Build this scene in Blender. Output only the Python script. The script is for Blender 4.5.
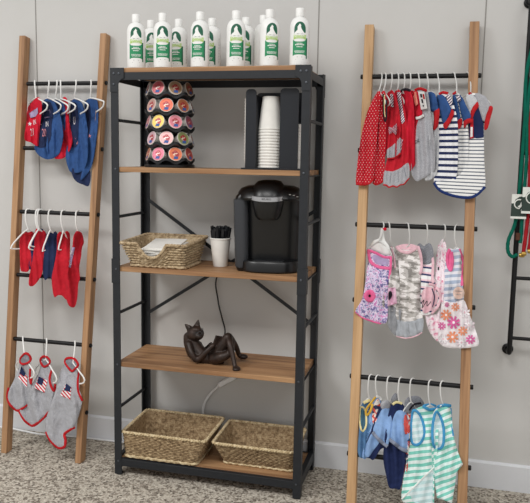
import bpy, bmesh, math, random
from mathutils import Vector, Matrix, noise
from mathutils.geometry import delaunay_2d_cdt
random.seed(7)
PI = math.pi
SC = bpy.context.scene
COL = SC.collection
for o in list(bpy.data.objects):
    bpy.data.objects.remove(o)

# ------------------------------------------------------------------ camera
CAM = Vector((1.2024, -2.7007, 1.2319)); YAW, PITCH, ROLL, FPX = -0.25108, -0.13109, 0.01764, 706.40
_f = Vector((math.sin(YAW)*math.cos(PITCH), math.cos(YAW)*math.cos(PITCH), math.sin(PITCH)))
_r0 = Vector((math.cos(YAW), -math.sin(YAW), 0)); _u0 = _r0.cross(_f)
_r = math.cos(ROLL)*_r0 + math.sin(ROLL)*_u0
_u = -math.sin(ROLL)*_r0 + math.cos(ROLL)*_u0
cam = bpy.data.objects.new('camera', bpy.data.cameras.new('camera')); COL.objects.link(cam)
cam.matrix_world = Matrix(((_r.x, _u.x, -_f.x, CAM.x), (_r.y, _u.y, -_f.y, CAM.y), (_r.z, _u.z, -_f.z, CAM.z), (0, 0, 0, 1)))
cam.data.sensor_fit = 'HORIZONTAL'; cam.data.sensor_width = 36; cam.data.lens = FPX/530*36
cam.data.clip_start = 0.05
SC.camera = cam

# ------------------------------------------------------------------ light
w = bpy.data.worlds.new('room_light'); SC.world = w; w.use_nodes = True
w.node_tree.nodes['Background'].inputs[0].default_value = (1.0, 0.99, 0.975, 1)
w.node_tree.nodes['Background'].inputs[1].default_value = 0.62
def area(name, loc, sx, sy, power, col=(1, .985, .965), aim=None):
    l = bpy.data.lights.new(name, 'AREA'); l.shape = 'RECTANGLE'; l.size = sx; l.size_y = sy; l.energy = power; l.color = col
    o = bpy.data.objects.new(name, l); COL.objects.link(o); o.location = loc
    if aim is not None:
        o.rotation_euler = (Vector(aim)-Vector(loc)).to_track_quat('-Z', 'Y').to_euler()
    return o
for lx, pw in ((-1.5, 66), (0.6, 36), (2.5, 22)):
    area('ceiling_panel_light', (lx, -2.5, 2.9), 1.2, 0.9, pw)
SC.view_settings.view_transform = 'Standard'; SC.view_settings.look = 'None'
SC.view_settings.exposure = 0.0; SC.view_settings.gamma = 1.0; SC.view_settings.use_curve_mapping = False

# ------------------------------------------------------------------ pixels to points
def ray(x, y): return (x-265)/FPX*_r - (y-251.5)/FPX*_u + _f
def at(x, y, Y):
    d = ray(x, y); return CAM + d*((Y-CAM.y)/d.y)
def atz(x, y, Z):
    d = ray(x, y); return CAM + d*((Z-CAM.z)/d.z)
def pixel(P):
    d = Vector(P)-CAM; z = d.dot(_f); return (265+FPX*d.dot(_r)/z, 251.5-FPX*d.dot(_u)/z)

# ------------------------------------------------------------------ materials
def lin(c):
    return tuple((v/255/12.92 if v/255 <= .04045 else ((v/255+.055)/1.055)**2.4) for v in c) + (1,)
MATS = {}
class M:
    """small node-graph helper"""
    def __init__(s, name, rgb=(200, 200, 200), rough=.6, metal=0, spec=.5, uv=False):
        s.uv = uv; m = bpy.data.materials.new(name); m.use_nodes = True; s.m = m; s.t = m.node_tree; s.b = s.t.nodes['Principled BSDF']
        s.b.inputs['Base Color'].default_value = lin(rgb); s.b.inputs['Roughness'].default_value = rough
        s.b.inputs['Metallic'].default_value = metal; s.b.inputs['Specular IOR Level'].default_value = spec
        MATS[name] = m
    def n(s, t, **k):
        n = s.t.nodes.new(t)
        for a, b in k.items(): setattr(n, a, b)
        return n
    def l(s, a, b): s.t.links.new(a, b)
    def co(s, scale=(1, 1, 1), rot=(0, 0, 0), loc=(0, 0, 0)):
        tc = s.n('ShaderNodeTexCoord'); mp = s.n('ShaderNodeMapping')
        mp.inputs['Scale'].default_value = scale; mp.inputs['Rotation'].default_value = rot; mp.inputs['Location'].default_value = loc
        
        if s.uv:   # cloth patterns follow the flat cloth: (across, 0, up)
            q = s.n('ShaderNodeSeparateXYZ'); k = s.n('ShaderNodeCombineXYZ'); s.l(tc.outputs['UV'], q.inputs[0])
            s.l(q.outputs[0], k.inputs[0]); s.l(q.outputs[1], k.inputs[2]); s.l(k.outputs[0], mp.inputs['Vector'])
        else: s.l(tc.outputs['Object'], mp.inputs['Vector'])
        return mp.outputs[0]
    def noise(s, vec, scale=5, detail=4, rough=.55, dist=0):
        n = s.n('ShaderNodeTexNoise'); n.inputs['Scale'].default_value = scale; n.inputs['Detail'].default_value = detail
        n.inputs['Roughness'].default_value = rough; n.inputs['Distortion'].default_value = dist
        s.l(vec, n.inputs['Vector']); return n.outputs['Fac']
    def voro(s, vec, scale=5, feature='F1', out='Distance', rnd=1, dim='3D'):
        n = s.n('ShaderNodeTexVoronoi', feature=feature, voronoi_dimensions=dim); n.inputs['Scale'].default_value = scale; n.inputs['Randomness'].default_value = rnd
        s.l(vec, n.inputs['Vector']); return n.outputs[out]
    def ramp(s, fac, stops, const=False):
        n = s.n('ShaderNodeValToRGB'); cr = n.color_ramp
        if const: cr.interpolation = 'CONSTANT'
        while len(cr.elements) < len(stops): cr.elements.new(.5)
        for e, (p, c) in zip(cr.elements, stops): e.position = p; e.color = lin(c)
        s.l(fac, n.inputs[0]); return n.outputs[0]
    def mix(s, fac, a, b, mode='MIX'):
        n = s.n('ShaderNodeMix', data_type='RGBA', blend_type=mode)
        for sock, v in ((n.inputs[0], fac), (n.inputs[6], a), (n.inputs[7], b)):
            if isinstance(v, (int, float)): sock.default_value = v
            elif isinstance(v, tuple): sock.default_value = lin(v)
            else: s.l(v, sock)
        return n.outputs[2]
    def math(s, op, a, b=0.0):
        n = s.n('ShaderNodeMath', operation=op)
        for sock, v in ((n.inputs[0], a), (n.inputs[1], b)):
            if isinstance(v, (int, float)): sock.default_value = v
            else: s.l(v, sock)
        return n.outputs[0]
    def sep(s, vec):
        n = s.n('ShaderNodeSeparateXYZ'); s.l(vec, n.inputs[0]); return n.outputs
    def col(s, c): s.l(c, s.b.inputs['Base Color']); return s
    def bump(s, h, strength=.3, dist=.002):
        n = s.n('ShaderNodeBump'); n.inputs['Strength'].default_value = strength; n.inputs['Distance'].default_value = dist
        s.l(h, n.inputs['Height']); s.l(n.outputs[0], s.b.inputs['Normal']); return s

def plain(name, rgb, rough=.6, metal=0, spec=.5, var=.06, scale=40):
    """one colour with a faint procedural variation"""
    if name in MATS: return MATS[name]
    m = M(name, rgb, rough, metal, spec); v = m.co()
    d = tuple(max(0, int(c*(1-var))) for c in rgb)
    m.col(m.ramp(m.noise(v, scale), [(.3, d), (.7, rgb)])); return m.m
def cloth(name, rgb, weave=700, var=.10):
    if name in MATS: return MATS[name]
    m = M(name, rgb, .95, 0, .12); v = m.co()
    d = tuple(int(c*(1-var)) for c in rgb)
    m.col(m.ramp(m.noise(v, 60, 3), [(.3, d), (.7, rgb)])); m.bump(m.noise(v, weave, 2), .25, .001); return m.m
def heather(name, a, b):
    if name in MATS: return MATS[name]
    m = M(name, a, .95, 0, .12); v = m.co(); m.col(m.ramp(m.noise(v, 420, 3, .7), [(.38, b), (.62, a)])); m.bump(m.noise(v, 500, 2), .25, .001); return m.m
def stripes(name, a, b, period, duty=.5, tilt=0., wob=.0, third=None):
    if name in MATS: return MATS[name]
    m = M(name, a, .95, 0, .12, True); v = m.co(rot=(0, tilt, 0)); z = m.sep(v)[2]
    if wob: z = m.math('ADD', z, m.math('MULTIPLY', m.noise(m.co(), 14, 1), wob))
    f = m.math('FRACT', m.math('DIVIDE', m.math('ADD', z, 10.0), period))
    st = [(0, a), (duty, b)]
    if third: st.append((duty+.25, third))
    m.col(m.ramp(f, st, True)); m.bump(m.noise(m.co(), 500, 2), .2, .001); return m.m
def dots(name, base, dot, scale=95, size=.28):
    if name in MATS: return MATS[name]
    m = M(name, base, .95, 0, .12, True); v = m.co((1, 1, 1), (-PI/2, 0, PI/4))
    d = m.voro(v, scale, rnd=0.12, dim='2D'); m.col(m.ramp(d, [(0, dot), (size, base)], True)); return m.m

def wood(name, a, b, c, axis=2, scale=1.0):
    m = M(name, b, .55, 0, .3); sc = [26*scale]*3; sc[axis] = 1.6*scale
    v = m.co(tuple(sc)); n1 = m.noise(v, 1.0, 6, .6, .8)
    sc2 = [90*scale]*3; sc2[axis] = 3*scale
    n2 = m.noise(m.co(tuple(sc2)), 1.0, 3, .6)
    base = m.ramp(n1, [(.33, a), (.48, b), (.66, c)])
    knots = m.voro(m.co(tuple([7*scale if i != axis else 2.2*scale for i in range(3)])), 1.0)
    base = m.mix(m.ramp(knots, [(.03, (255, 255, 255)), (.16, (0, 0, 0))]), base, a)
    m.col(m.mix(.35, base, m.ramp(n2, [(.35, a), (.65, c)]))); m.bump(n2, .15, .001); return m.m

WHITE = (236, 235, 232)
plain('white_plastic', (240, 240, 238), .35, 0, .5, .02)
plain('clear_plastic', (226, 226, 224), .3, 0, .5, .02)
mm = M('frosted_plastic', (222, 222, 220), .35); mm.b.inputs['Transmission Weight'].default_value = .15; mm.b.inputs['IOR'].default_value = 1.2
plain('black_steel', (34, 37, 42), .5, 0, .4, .12, 60)
plain('black_pipe', (17, 17, 19), .45, 0, .3, .1, 60)
plain('bolt_steel', (84, 88, 94), .4, .6, .5)
plain('black_plastic', (24, 26, 30), .38, 0, .5, .1)
plain('acrylic_black', (31, 34, 40), .35, 0, .4, .05)
plain('black_gloss', (13, 14, 16), .33, 0, .5, .05)
plain('silver', (190, 190, 192), .3, .8, .5, .03)
plain('paper_white', (238, 236, 230), .8, 0, .3, .03)
plain('label_green', (38, 140, 92), .5, 0, .4, .03)
plain('label_dark_green', (28, 96, 72), .5, 0, .4, .03)
plain('label_lime', (178, 208, 122), .5, 0, .4, .03)
plain('label_white', (244, 245, 242), .5, 0, .4, .02)
plain('cable_white', (240, 241, 242), .5, 0, .4, .03)
plain('cable_black', (22, 22, 24), .5, 0, .4, .03)
wood('pine_wood', (160, 122, 84), (192, 154, 112), (208, 172, 130), 2)
wood('brown_wood', (124, 90, 64), (166, 126, 91), (190, 150, 112), 2)
wood('board_wood', (96, 66, 44), (152, 112, 78), (190, 150, 110), 0, .55)
m = M('wall_paint', (200, 198, 194), .85, 0, .2); v = m.co()
m.col(m.ramp(m.noise(v, 3, 4), [(.3, (200, 199, 196)), (.7, (205, 204, 202))])); m.bump(m.noise(v, 260, 3), .12, .001)
plain('seam_grey', (150, 148, 144), .8, 0, .2)
plain('baseboard_white', (222, 224, 228), .45, 0, .4, .03, 8)
m = M('carpet', (150, 140, 125), 1, 0, .05); v = m.co()
c1 = m.ramp(m.sep(m.voro(v, 100, 'F1', 'Color'))[0], [(0, (62, 52, 44)), (.2, (108, 96, 86)), (.42, (170, 160, 147)), (.8, (216, 208, 194))])
c2 = m.ramp(m.noise(v, 125, 2, .6), [(.38, (74, 67, 58)), (.5, (166, 158, 145)), (.62, (224, 218, 206))])
cc = m.mix(.4, c1, c2); m.col(m.mix(.08, cc, m.ramp(m.noise(v, 4, 3), [(.3, (160, 152, 140)), (.7, (184, 176, 163))])))
m.bump(m.noise(v, 150, 3, .7), .7, .006)
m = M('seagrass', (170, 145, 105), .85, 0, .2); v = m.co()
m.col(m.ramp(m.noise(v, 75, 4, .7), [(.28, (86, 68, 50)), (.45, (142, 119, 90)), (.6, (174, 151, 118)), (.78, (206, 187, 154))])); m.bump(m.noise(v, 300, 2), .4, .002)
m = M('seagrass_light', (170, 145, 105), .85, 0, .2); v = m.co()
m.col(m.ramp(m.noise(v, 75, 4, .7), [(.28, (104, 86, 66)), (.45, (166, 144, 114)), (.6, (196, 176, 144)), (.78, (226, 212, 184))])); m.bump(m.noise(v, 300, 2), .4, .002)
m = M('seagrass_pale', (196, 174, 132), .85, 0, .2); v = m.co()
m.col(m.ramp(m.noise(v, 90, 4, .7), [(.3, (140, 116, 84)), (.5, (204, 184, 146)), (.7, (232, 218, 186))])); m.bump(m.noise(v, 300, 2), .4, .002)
m = M('bronze', (50, 38, 32), .42, .25, .4); v = m.co()
m.col(m.ramp(m.noise(v, 40, 4), [(.3, (36, 27, 23)), (.7, (60, 45, 38))])); m.bump(m.noise(v, 160, 3), .2, .002)
m = M('tank_plastic', (84, 86, 90), .15); m.b.inputs['Transmission Weight'].default_value = .35; m.b.inputs['IOR'].default_value = 1.15
# garments
cloth('red_cloth', (196, 38, 52)); cloth('red_bright', (206, 36, 56)); cloth('red_trim', (192, 40, 46)); cloth('navy_cloth', (42, 52, 84)); cloth('royal_cloth', (56, 88, 142))
cloth('navy_deep', (38, 48, 86)); cloth('navy_trim', (40, 58, 112)); cloth('pink_trim', (238, 112, 160)); cloth('pale_pink', (238, 196, 206)); cloth('white_cloth', (232, 232, 230)); cloth('white_print', (238, 232, 236)); cloth('pink_print', (226, 150, 160))
cloth('lavender_print', (176, 160, 196)); cloth('light_blue_cloth', (140, 174, 220)); cloth('slate_cuff', (138, 146, 166)); cloth('coral_cloth', (214, 92, 84)); cloth('yellow_trim', (240, 226, 168)); cloth('mustard', (226, 180, 72))
cloth('aqua_trim', (74, 154, 204)); cloth('steel_blue_cloth', (94, 134, 176)); cloth('black_cloth', (40, 38, 46)); cloth('grey_rib', (150, 152, 156)); cloth('peach', (240, 150, 130)); cloth('ruffle_grey', (176, 180, 186)); cloth('card_pink', (236, 190, 214)); cloth('card_blush', (236, 208, 196)); cloth('teal_cloth', (72, 108, 128))
heather('heather_grey', (182, 182, 186), (146, 147, 153)); heather('heather_dark', (150, 152, 158), (112, 114, 122)); heather('heather_pale', (206, 206, 208), (176, 178, 182))
dots('polka_red', (188, 38, 50), (236, 206, 202), 80, .135); stripes('navy_stripe', (44, 52, 86), (232, 232, 234), .021, .45); stripes('thin_stripe', (78, 86, 104), (232, 232, 230), .0125, .30); stripes('bow_stripe', (60, 62, 96), (236, 228, 228), .007, .4, .9, third=(200, 70, 84))
stripes('aqua_stripe', (132, 206, 192), (230, 242, 240), .0235, .5, .05, .01); stripes('aqua_stripe_tilt', (132, 206, 192), (230, 242, 240), .0235, .5, .32, .012); stripes('inside_stripe', (186, 214, 216), (214, 228, 230), .0235, .5, .1)
stripes('strap_stripe', (52, 46, 84), (240, 234, 234), .009, .45, .6, third=(226, 210, 214)); stripes('pink_stripe', (60, 66, 104), (238, 206, 214), .026, .25, .0, .004, third=(236, 236, 236)); stripes('blue_grey_stripe', (168, 180, 200), (224, 224, 230), .022, .5, .12, .01)
m = M('flag_stripe', (200, 60, 70), .9, 0, .1, True); v = m.co(rot=(0, -.5, 0)); f = m.math('FRACT', m.math('DIVIDE', m.math('ADD', m.sep(v)[2], 10.0), .0155)); m.col(m.ramp(f, [(0, (198, 58, 70)), (.5, (240, 236, 236))], True))
m = M('paisley', (220, 210, 236), .9, 0, .1, True); v = m.co(); m1 = m.ramp(m.voro(v, 70, 'F1', 'Distance'), [(0, (214, 120, 176)), (.22, (232, 226, 240)), (.42, (112, 104, 168)), (.56, (226, 220, 238)), (.75, (150, 132, 190))], False)
m2 = m.ramp(m.noise(v, 60, 3, .6, 1.5), [(.42, (66, 58, 124)), (.48, (226, 218, 238)), (.54, (236, 226, 240)), (.60, (206, 116, 176))]); m.col(m.mix(.72, m1, m2))
m = M('camo', (180, 175, 165), .9, 0, .1, True); v = m.co((1, 1, 2.6)); m.col(m.ramp(m.noise(v, 24, 2, .5), [(0, (138, 134, 130)), (.42, (182, 178, 174)), (.53, (230, 226, 224))], True))
cloth('flower_cloth', (246, 240, 243)); cloth('petal_orange', (242, 158, 124)); cloth('petal_pink', (226, 112, 172)); cloth('petal_white', (250, 246, 248)); cloth('petal_line', (232, 214, 222))
m = M('pink_flower', (240, 220, 228), .9, 0, .1, True); v = m.co(); m.col(m.ramp(m.noise(v, 70, 2), [(.36, (226, 150, 176)), (.46, (242, 226, 232)), (.6, (244, 234, 238)), (.68, (200, 180, 190))]))
m = M('pattern_coral', (214, 110, 96), .9, 0, .1, True); v = m.co(); m.col(m.ramp(m.voro(v, 80, 'F1', 'Color'), [(0, (60, 70, 100)), (.25, (216, 96, 84)), (.6, (234, 224, 214)), (.85, (190, 80, 76))], True))

# ------------------------------------------------------------------ mesh helpers
class MB:
    def __init__(s): s.v = []; s.f = []
    def add(s, vs, fs):
        k = len(s.v); s.v += [tuple(p) for p in vs]; s.f += [tuple(i+k for i in f) for f in fs]; return s
    def box(s, a, b):
        (x0, y0, z0), (x1, y1, z1) = a, b
        vs = [(x0, y0, z0), (x1, y0, z0), (x1, y1, z0), (x0, y1, z0), (x0, y0, z1), (x1, y0, z1), (x1, y1, z1), (x0, y1, z1)]
        return s.add(vs, [(0, 3, 2, 1), (4, 5, 6, 7), (0, 1, 5, 4), (1, 2, 6, 5), (2, 3, 7, 6), (3, 0, 4, 7)])
    def bar(s, A, B, wx, wy, up=(0, 0, 1)):
        """rectangular bar from A to B"""
        A, B = Vector(A), Vector(B); d = (B-A).normalized(); side = d.cross(Vector(up))
        if side.length < 1e-4: side = d.cross(Vector((1, 0, 0)))
        side.normalize(); n = side.cross(d)
        vs = [P+side*(a*wx/2)+n*(b*wy/2) for P in (A, B) for a, b in ((-1, -1), (1, -1), (1, 1), (-1, 1))]
        return s.add(vs, [(3, 2, 1, 0), (4, 5, 6, 7), (0, 1, 5, 4), (1, 2, 6, 5), (2, 3, 7, 6), (3, 0, 4, 7)])
    def tube(s, pts, r, seg=8, closed=False, flat=1.0):
        pts = [Vector(p) for p in pts]; n = len(pts); rs = r if isinstance(r, (list, tuple)) else [r]*n
        vs = []; up = None
        for i, p in enumerate(pts):
            a = pts[(i-1) % n] if (closed or i > 0) else p; b = pts[(i+1) % n] if (closed or i < n-1) else p
            d = (b-a); d = d.normalized() if d.length > 1e-9 else Vector((0, 0, 1))
            if up is None:
                up = Vector((0, 0, 1)) if abs(d.z) < .9 else Vector((1, 0, 0))
            up = up - d*up.dot(d)
            if up.length < 1e-6: up = d.orthogonal()
            up.normalize(); sd = d.cross(up)
            for k in range(seg):
                t = 2*PI*k/seg; vs.append(p+up*(rs[i]*math.cos(t))+sd*(rs[i]*flat*math.sin(t)))
        fs = []
        for i in range(n if closed else n-1):
            j = (i+1) % n
            for k in range(seg):
                l = (k+1) % seg; fs.append((i*seg+k, i*seg+l, j*seg+l, j*seg+k))
        if not closed: fs += [tuple(range(seg-1, -1, -1)), tuple((n-1)*seg+k for k in range(seg))]
        return s.add(vs, fs)
    def lathe(s, prof, seg=32, mat=Matrix.Identity(4), cap=True):
        vs = []; n = len(prof)
        for (r, z) in prof:
            for k in range(seg):
                t = 2*PI*k/seg; vs.append(mat @ Vector((r*math.cos(t), r*math.sin(t), z)))
        fs = [(i*seg+k, i*seg+(k+1) % seg, (i+1)*seg+(k+1) % seg, (i+1)*seg+k) for i in range(n-1) for k in range(seg)]
        if cap: fs += [tuple(range(seg-1, -1, -1)), tuple((n-1)*seg+k for k in range(seg))]
        return s.add(vs, fs)
    def prism(s, poly, a, b, axis=2, mat=None):
        """poly extruded along axis from a to b"""
        def P(p, h):
            q = [0, 0, 0]; o = [i for i in range(3) if i != axis]; q[o[0]], q[o[1]] = p; q[axis] = h
            return (mat @ Vector(q)) if mat else q
        n = len(poly); vs = [P(p, a) for p in poly]+[P(p, b) for p in poly]
        return s.add(vs, [tuple(range(n-1, -1, -1)), tuple(range(n, 2*n))]+[(i, (i+1) % n, n+(i+1) % n, n+i) for i in range(n)])
    def build(s, name, mat, parent=None, smooth=35, bevel=0, fix=True):
        me = bpy.data.meshes.new(name); me.from_pydata(s.v, [], s.f); me.update()
        if fix:
            bm = bmesh.new(); bm.from_mesh(me); bmesh.ops.recalc_face_normals(bm, faces=bm.faces); bm.to_mesh(me); bm.free()
        return link(name, me, mat, parent, smooth, bevel)
def link(name, me, mat, parent=None, smooth=35, bevel=0):
    o = bpy.data.objects.new(name, me); COL.objects.link(o)
    me.materials.append(MATS[mat] if isinstance(mat, str) else mat)
    if parent: o.parent = parent
    if smooth:
        me.polygons.foreach_set('use_smooth', [True]*len(me.polygons))
        try: me.set_sharp_from_angle(angle=math.radians(smooth))
        except Exception: pass
    if bevel:
        b = o.modifiers.new('bevel', 'BEVEL'); b.width = bevel; b.segments = 2; b.limit_method = 'ANGLE'; b.angle_limit = math.radians(40)
    return o
def tag(o, label=None, cat=None, group=None, kind=None):
    if label: o['label'] = label
    if cat: o['category'] = cat
    if group: o['group'] = group
    if kind: o['kind'] = kind
    return o
def empty(name, loc, label, cat, group=None, rz=0):
    o = bpy.data.objects.new(name, None); COL.objects.link(o); o.location = loc; o.rotation_euler = (0, 0, rz); o.empty_display_size = .05
    return tag(o, label, cat, group)
def rebase(root, loc):
    """put a thing's Empty at its base without moving its parts"""
    loc = Vector(loc); d = loc-root.location; root.location = loc
    for c in kids(root): c.location = c.location-d
def kids(o): return [c for c in COL.objects if c.parent == o]
def copy_tree(o, parent=None):
    c = o.copy(); COL.objects.link(c)
    if parent: c.parent = parent
    for ch in kids(o): copy_tree(ch, c)
    return c
ORD = ['topmost', 'second', 'third', 'fourth', 'fifth', 'sixth', 'seventh', 'eighth', 'ninth', 'tenth', 'eleventh', 'twelfth', 'thirteenth', 'fourteenth', 'fifteenth']

# ------------------------------------------------------------------ the setting
tag(MB().box((-2.2, 0, 0), (3.2, .1, 3.0)).build('wall_back', 'wall_paint', smooth=0), kind='structure')
tag(MB().box((-2.2, -4.2, -.06), (3.2, .1, 0)).build('floor', 'carpet', smooth=0), kind='structure')
tag(MB().box((-2.2, -.014, 0), (3.2, 0, .098)).add(
    [(-2.2, -.014, .098), (3.2, -.014, .098), (3.2, -.004, .104), (-2.2, -.004, .104), (3.2, 0, .104), (-2.2, 0, .104)], [(0, 1, 2, 3), (3, 2, 4, 5)]).build('baseboard_back', 'baseboard_white', smooth=0), kind='structure')
for i, x in enumerate((-.4915, .702, 1.301)):
    tag(MB().box((x-.002, -.0012, .104), (x+.002, 0, 3.0)).build('trim_%d' % (i+1), 'seam_grey', smooth=0), kind='structure')

# ------------------------------------------------------------------ shelf unit
W, YF, YB, HT = .7367, -.308, -.0266, 1.546
Z1, Z2, Z3, Z4, Z5 = 1.546, 1.1914, .8203, .4522, .0694
PW = .029
rack = empty('shelving_unit', (0, 0, 0), 'tall open shelving unit with five brown wood boards in a black steel frame', 'shelf')
TH = .018
def board(z, x0, x1, y0, y1, lab=None):
    o = MB().box((x0, y0, z-TH), (x1, y1, z)).build('shelf_board', 'board_wood', rack, bevel=.0015); return o
board(Z1, .026, W-.026, YF+.004, YB-.004)
for z in (Z2, Z3, Z4): board(z, .012, W-.012, YF+.005, YB-.005)
board(Z5, .02, W-.02, YF+.02, YB-.02)
posts = []
for x0 in (0, W-PW):
    for y0, front in ((YF, True), (YB-PW, False)):
        b = MB()
        # angle-iron section: an L of 3 mm plate opening inwards
        xo, xi = (x0, x0+PW) if x0 == 0 else (x0+PW, x0)
        t = .004 if x0 == 0 else -.004
        yo, yi = (y0, y0+PW) if front else (y0+PW, y0); ty = .004 if front else -.004
        b.prism([(xo, yo), (xi, yo), (xi, yo+ty), (xo+t, yo+ty), (xo+t, yi), (xo, yi)], .004, HT-.002)
        p = b.build('post', 'black_steel', rack); posts.append(p)
        fx, fy = x0+PW/2, y0+PW/2
        MB().lathe([(.013, 0), (.0145, .002), (.0145, .006), (.011, .010)], 16, Matrix.Translation((fx, fy, 0))).build('foot', 'black_plastic', rack)
        # corner gusset at the top, splice plate half way, bolts
        s = 1 if x0 == 0 else -1; fo = -1 if front else 1
        gx = xo; yy = yo+fo*.003
        g = MB(); prof = [(gx-s*.001, HT), (gx+s*.053, HT), (gx+s*.053, HT-.036), (gx+s*.044, HT-.040), (gx+s*.036, HT-.047), (gx+s*.031, HT-.058), (gx+s*.030, HT-.085), (gx-s*.001, HT-.085)]
        g.prism(prof, min(yy, yo), max(yy, yo), 1); g.build('gusset', 'black_steel', rack)
        for bx, bz in ((.014, HT-.02), (.034, HT-.02), (.014, HT-.058)):
            MB().lathe([(.0045, 0), (.004, .002), (.002, .003)], 10, Matrix.Translation((gx+s*bx, yy, bz)) @ Matrix.Rotation(PI/2*(1 if front else -1), 4, 'X')).build('bolt', 'bolt_steel', rack)
        g = MB().box((min(gx-s*.003, gx+s*.03), min(yy, yo), Z3-.062), (max(gx-s*.003, gx+s*.03), max(yy, yo), Z3+.03))
        g.box((min(gx-s*.003, gx), min(yo, yi), Z3-.062), (max(gx-s*.003, gx), max(yo, yi), Z3+.03)); g.build('splice_plate', 'black_steel', rack)
        for bz in (Z2-.008, Z3-.009, Z4-.009, Z5-.012):
            q = yy if abs(bz-Z3) < .05 else yo
            MB().lathe([(.0042, 0), (.0038, .002), (.002, .003)], 10, Matrix.Translation((gx+s*.016, q, bz)) @ Matrix.Rotation(PI/2*(1 if front else -1), 4, 'X')).build('bolt', 'bolt_steel', rack)
# rails
def rail(a, b): MB().box(a, b).build('rail', 'black_steel', rack, bevel=.001)
rail((.004, YF+.001, HT-.043), (W-.004, YF+.004, HT-.0155)); rail((.004, YF+.004, HT-.022), (W-.004, YF+.026, HT-.0185))
rail((.004, YB-.004, HT-.045), (W-.004, YB-.001, HT-.018))
rail((.001, YF+.004, HT-.045), (.004, YB-.004, HT-.018)); rail((W-.004, YF+.004, HT-.045), (W-.001, YB-.004, HT-.018))
rail((.004, YF+.001, Z5-.032), (W-.004, YF+.02, Z5-.003)); rail((.004, YB-.02, Z5-.032), (W-.004, YB-.001, Z5-.003))
rail((.001, YF+.004, Z5-.032), (.02, YB-.004, Z5+.006)); rail((W-.02, YF+.004, Z5-.032), (W-.001, YB-.004, Z5+.006))
for z in (Z2, Z3, Z4):
    for x in (.004, W-.012): rail((x, YF+.004, z-TH-.004), (x+.008, YB-.004, z-TH+.0))
for z in (1.362, 1.005, .636, .262):
    for x in (.006, W-.006): MB().tube([(x, YF+.004, z), (x, YB-.004, z)], .0062, 10).build('side_bar', 'black_steel', rack)
for A, B, y in (((150, 201), (310, 323), -.008), ((151, 311), (310, 214), -.013)):
    p, q = at(*A, YB+y), at(*B, YB+y); q = p+(q-p)*((W-.02-p.x)/(q.x-p.x)); p = q+(p-q)*((q.x-.02)/(q.x-p.x))
    MB().bar(p, q, .013, .004, (0, 1, 0)).build('cross_brace', 'black_steel', rack)

# ------------------------------------------------------------------ ladders
class Ladder:
    def __init__(s, b, L, T, rungs, a0, a1, c0, c1): s.b, s.L, s.T, s.r = b, L, T, rungs; s.th = math.asin((b-T)/L); s.e = (a0, a1, c0, c1)
    def P(s, x, v, off=None): return Vector((x, -s.b+v*math.sin(s.th)+(s.T/2 if off is None else off), v*math.cos(s.th)))
    def ends(s, i):
        v = s.r[i]; t = v/s.L; a0, a1, c0, c1 = s.e; return s.P(a0+(a1-a0)*t, v), s.P(c0+(c1-c0)*t, v)
    def yplane(s, z): return -s.b+z*math.tan(s.th)+s.T/2
    def hang(s, i, px):
        A, B = s.ends(i); lo, hi = -.3, 1.3
        for _ in range(40):
            m_ = (lo+hi)/2
            if pixel(A.lerp(B, m_))[0] < px: lo = m_
            else: hi = m_
        return A.lerp(B, lo)
LL = Ladder(.261, 1.732, .04, [1.534, 1.267, 1.003, .74, .473, .201], -.52, -.51, -.1665, -.1445)
LR = Ladder(.377, 1.754, .04, [1.562, 1.291, 1.021, .75, .479,   .208], .908, .869, 1.330, 1.292)
RR = .0085
def make_ladder(L, name, label, legs, m1, wface):
    root = empty(name, (0, 0, 0), label, 'ladder')
    c, s = math.cos(L.th), math.sin(L.th)
    for (xb, xt), mt in zip(legs, m1):
        # leg in its own frame so the grain runs along it
        R = Matrix.Translation(L.P(0, 0, 0)) @ Matrix.Rotation(-L.th, 4, 'X')
        vs = []
        for v, x in ((0, xb), (L.L, xt)):
            for dx, dy in ((0, 0), (wface, 0), (wface, L.T), (0, L.T)):
                vs.append((x+dx, dy, v))
        o = MB().add(vs, [(3, 2, 1, 0), (4, 5, 6, 7), (0, 1, 5, 4), (1, 2, 6, 5), (2, 3, 7, 6), (3, 0, 4, 7)]).build('leg', mt, root, bevel=.002)
        # cut the foot flat on the floor
        o.matrix_local = R
        for vt in o.data.vertices:
            if vt.co.z < .1: vt.co.z += (0-(R @ vt.co).z)/c
    for i in range(6):
        A, B = L.ends(i); r = MB(); r.tube([A, A+(B-A)*.004, B+(A-B)*.004, B], [RR*.8, RR, RR, RR*.8], 16); r.build('rung', 'black_pipe', root)
    rebase(root, (sum(l[0] for l in legs)/2, -L.b, 0)); return root
make_ladder(LL, 'display_ladder', 'leaning brown wood ladder with black pipe rungs left of the shelving unit', ((-.541, -.546), (-.2005, -.1785)), ('brown_wood', 'brown_wood'), .0265)
make_ladder(LR, 'display_ladder', 'leaning pale pine ladder with black pipe rungs right of the shelving unit', ((.913, .880), (1.287, 1.248)), ('pine_wood', 'brown_wood'), .0325)

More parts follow.
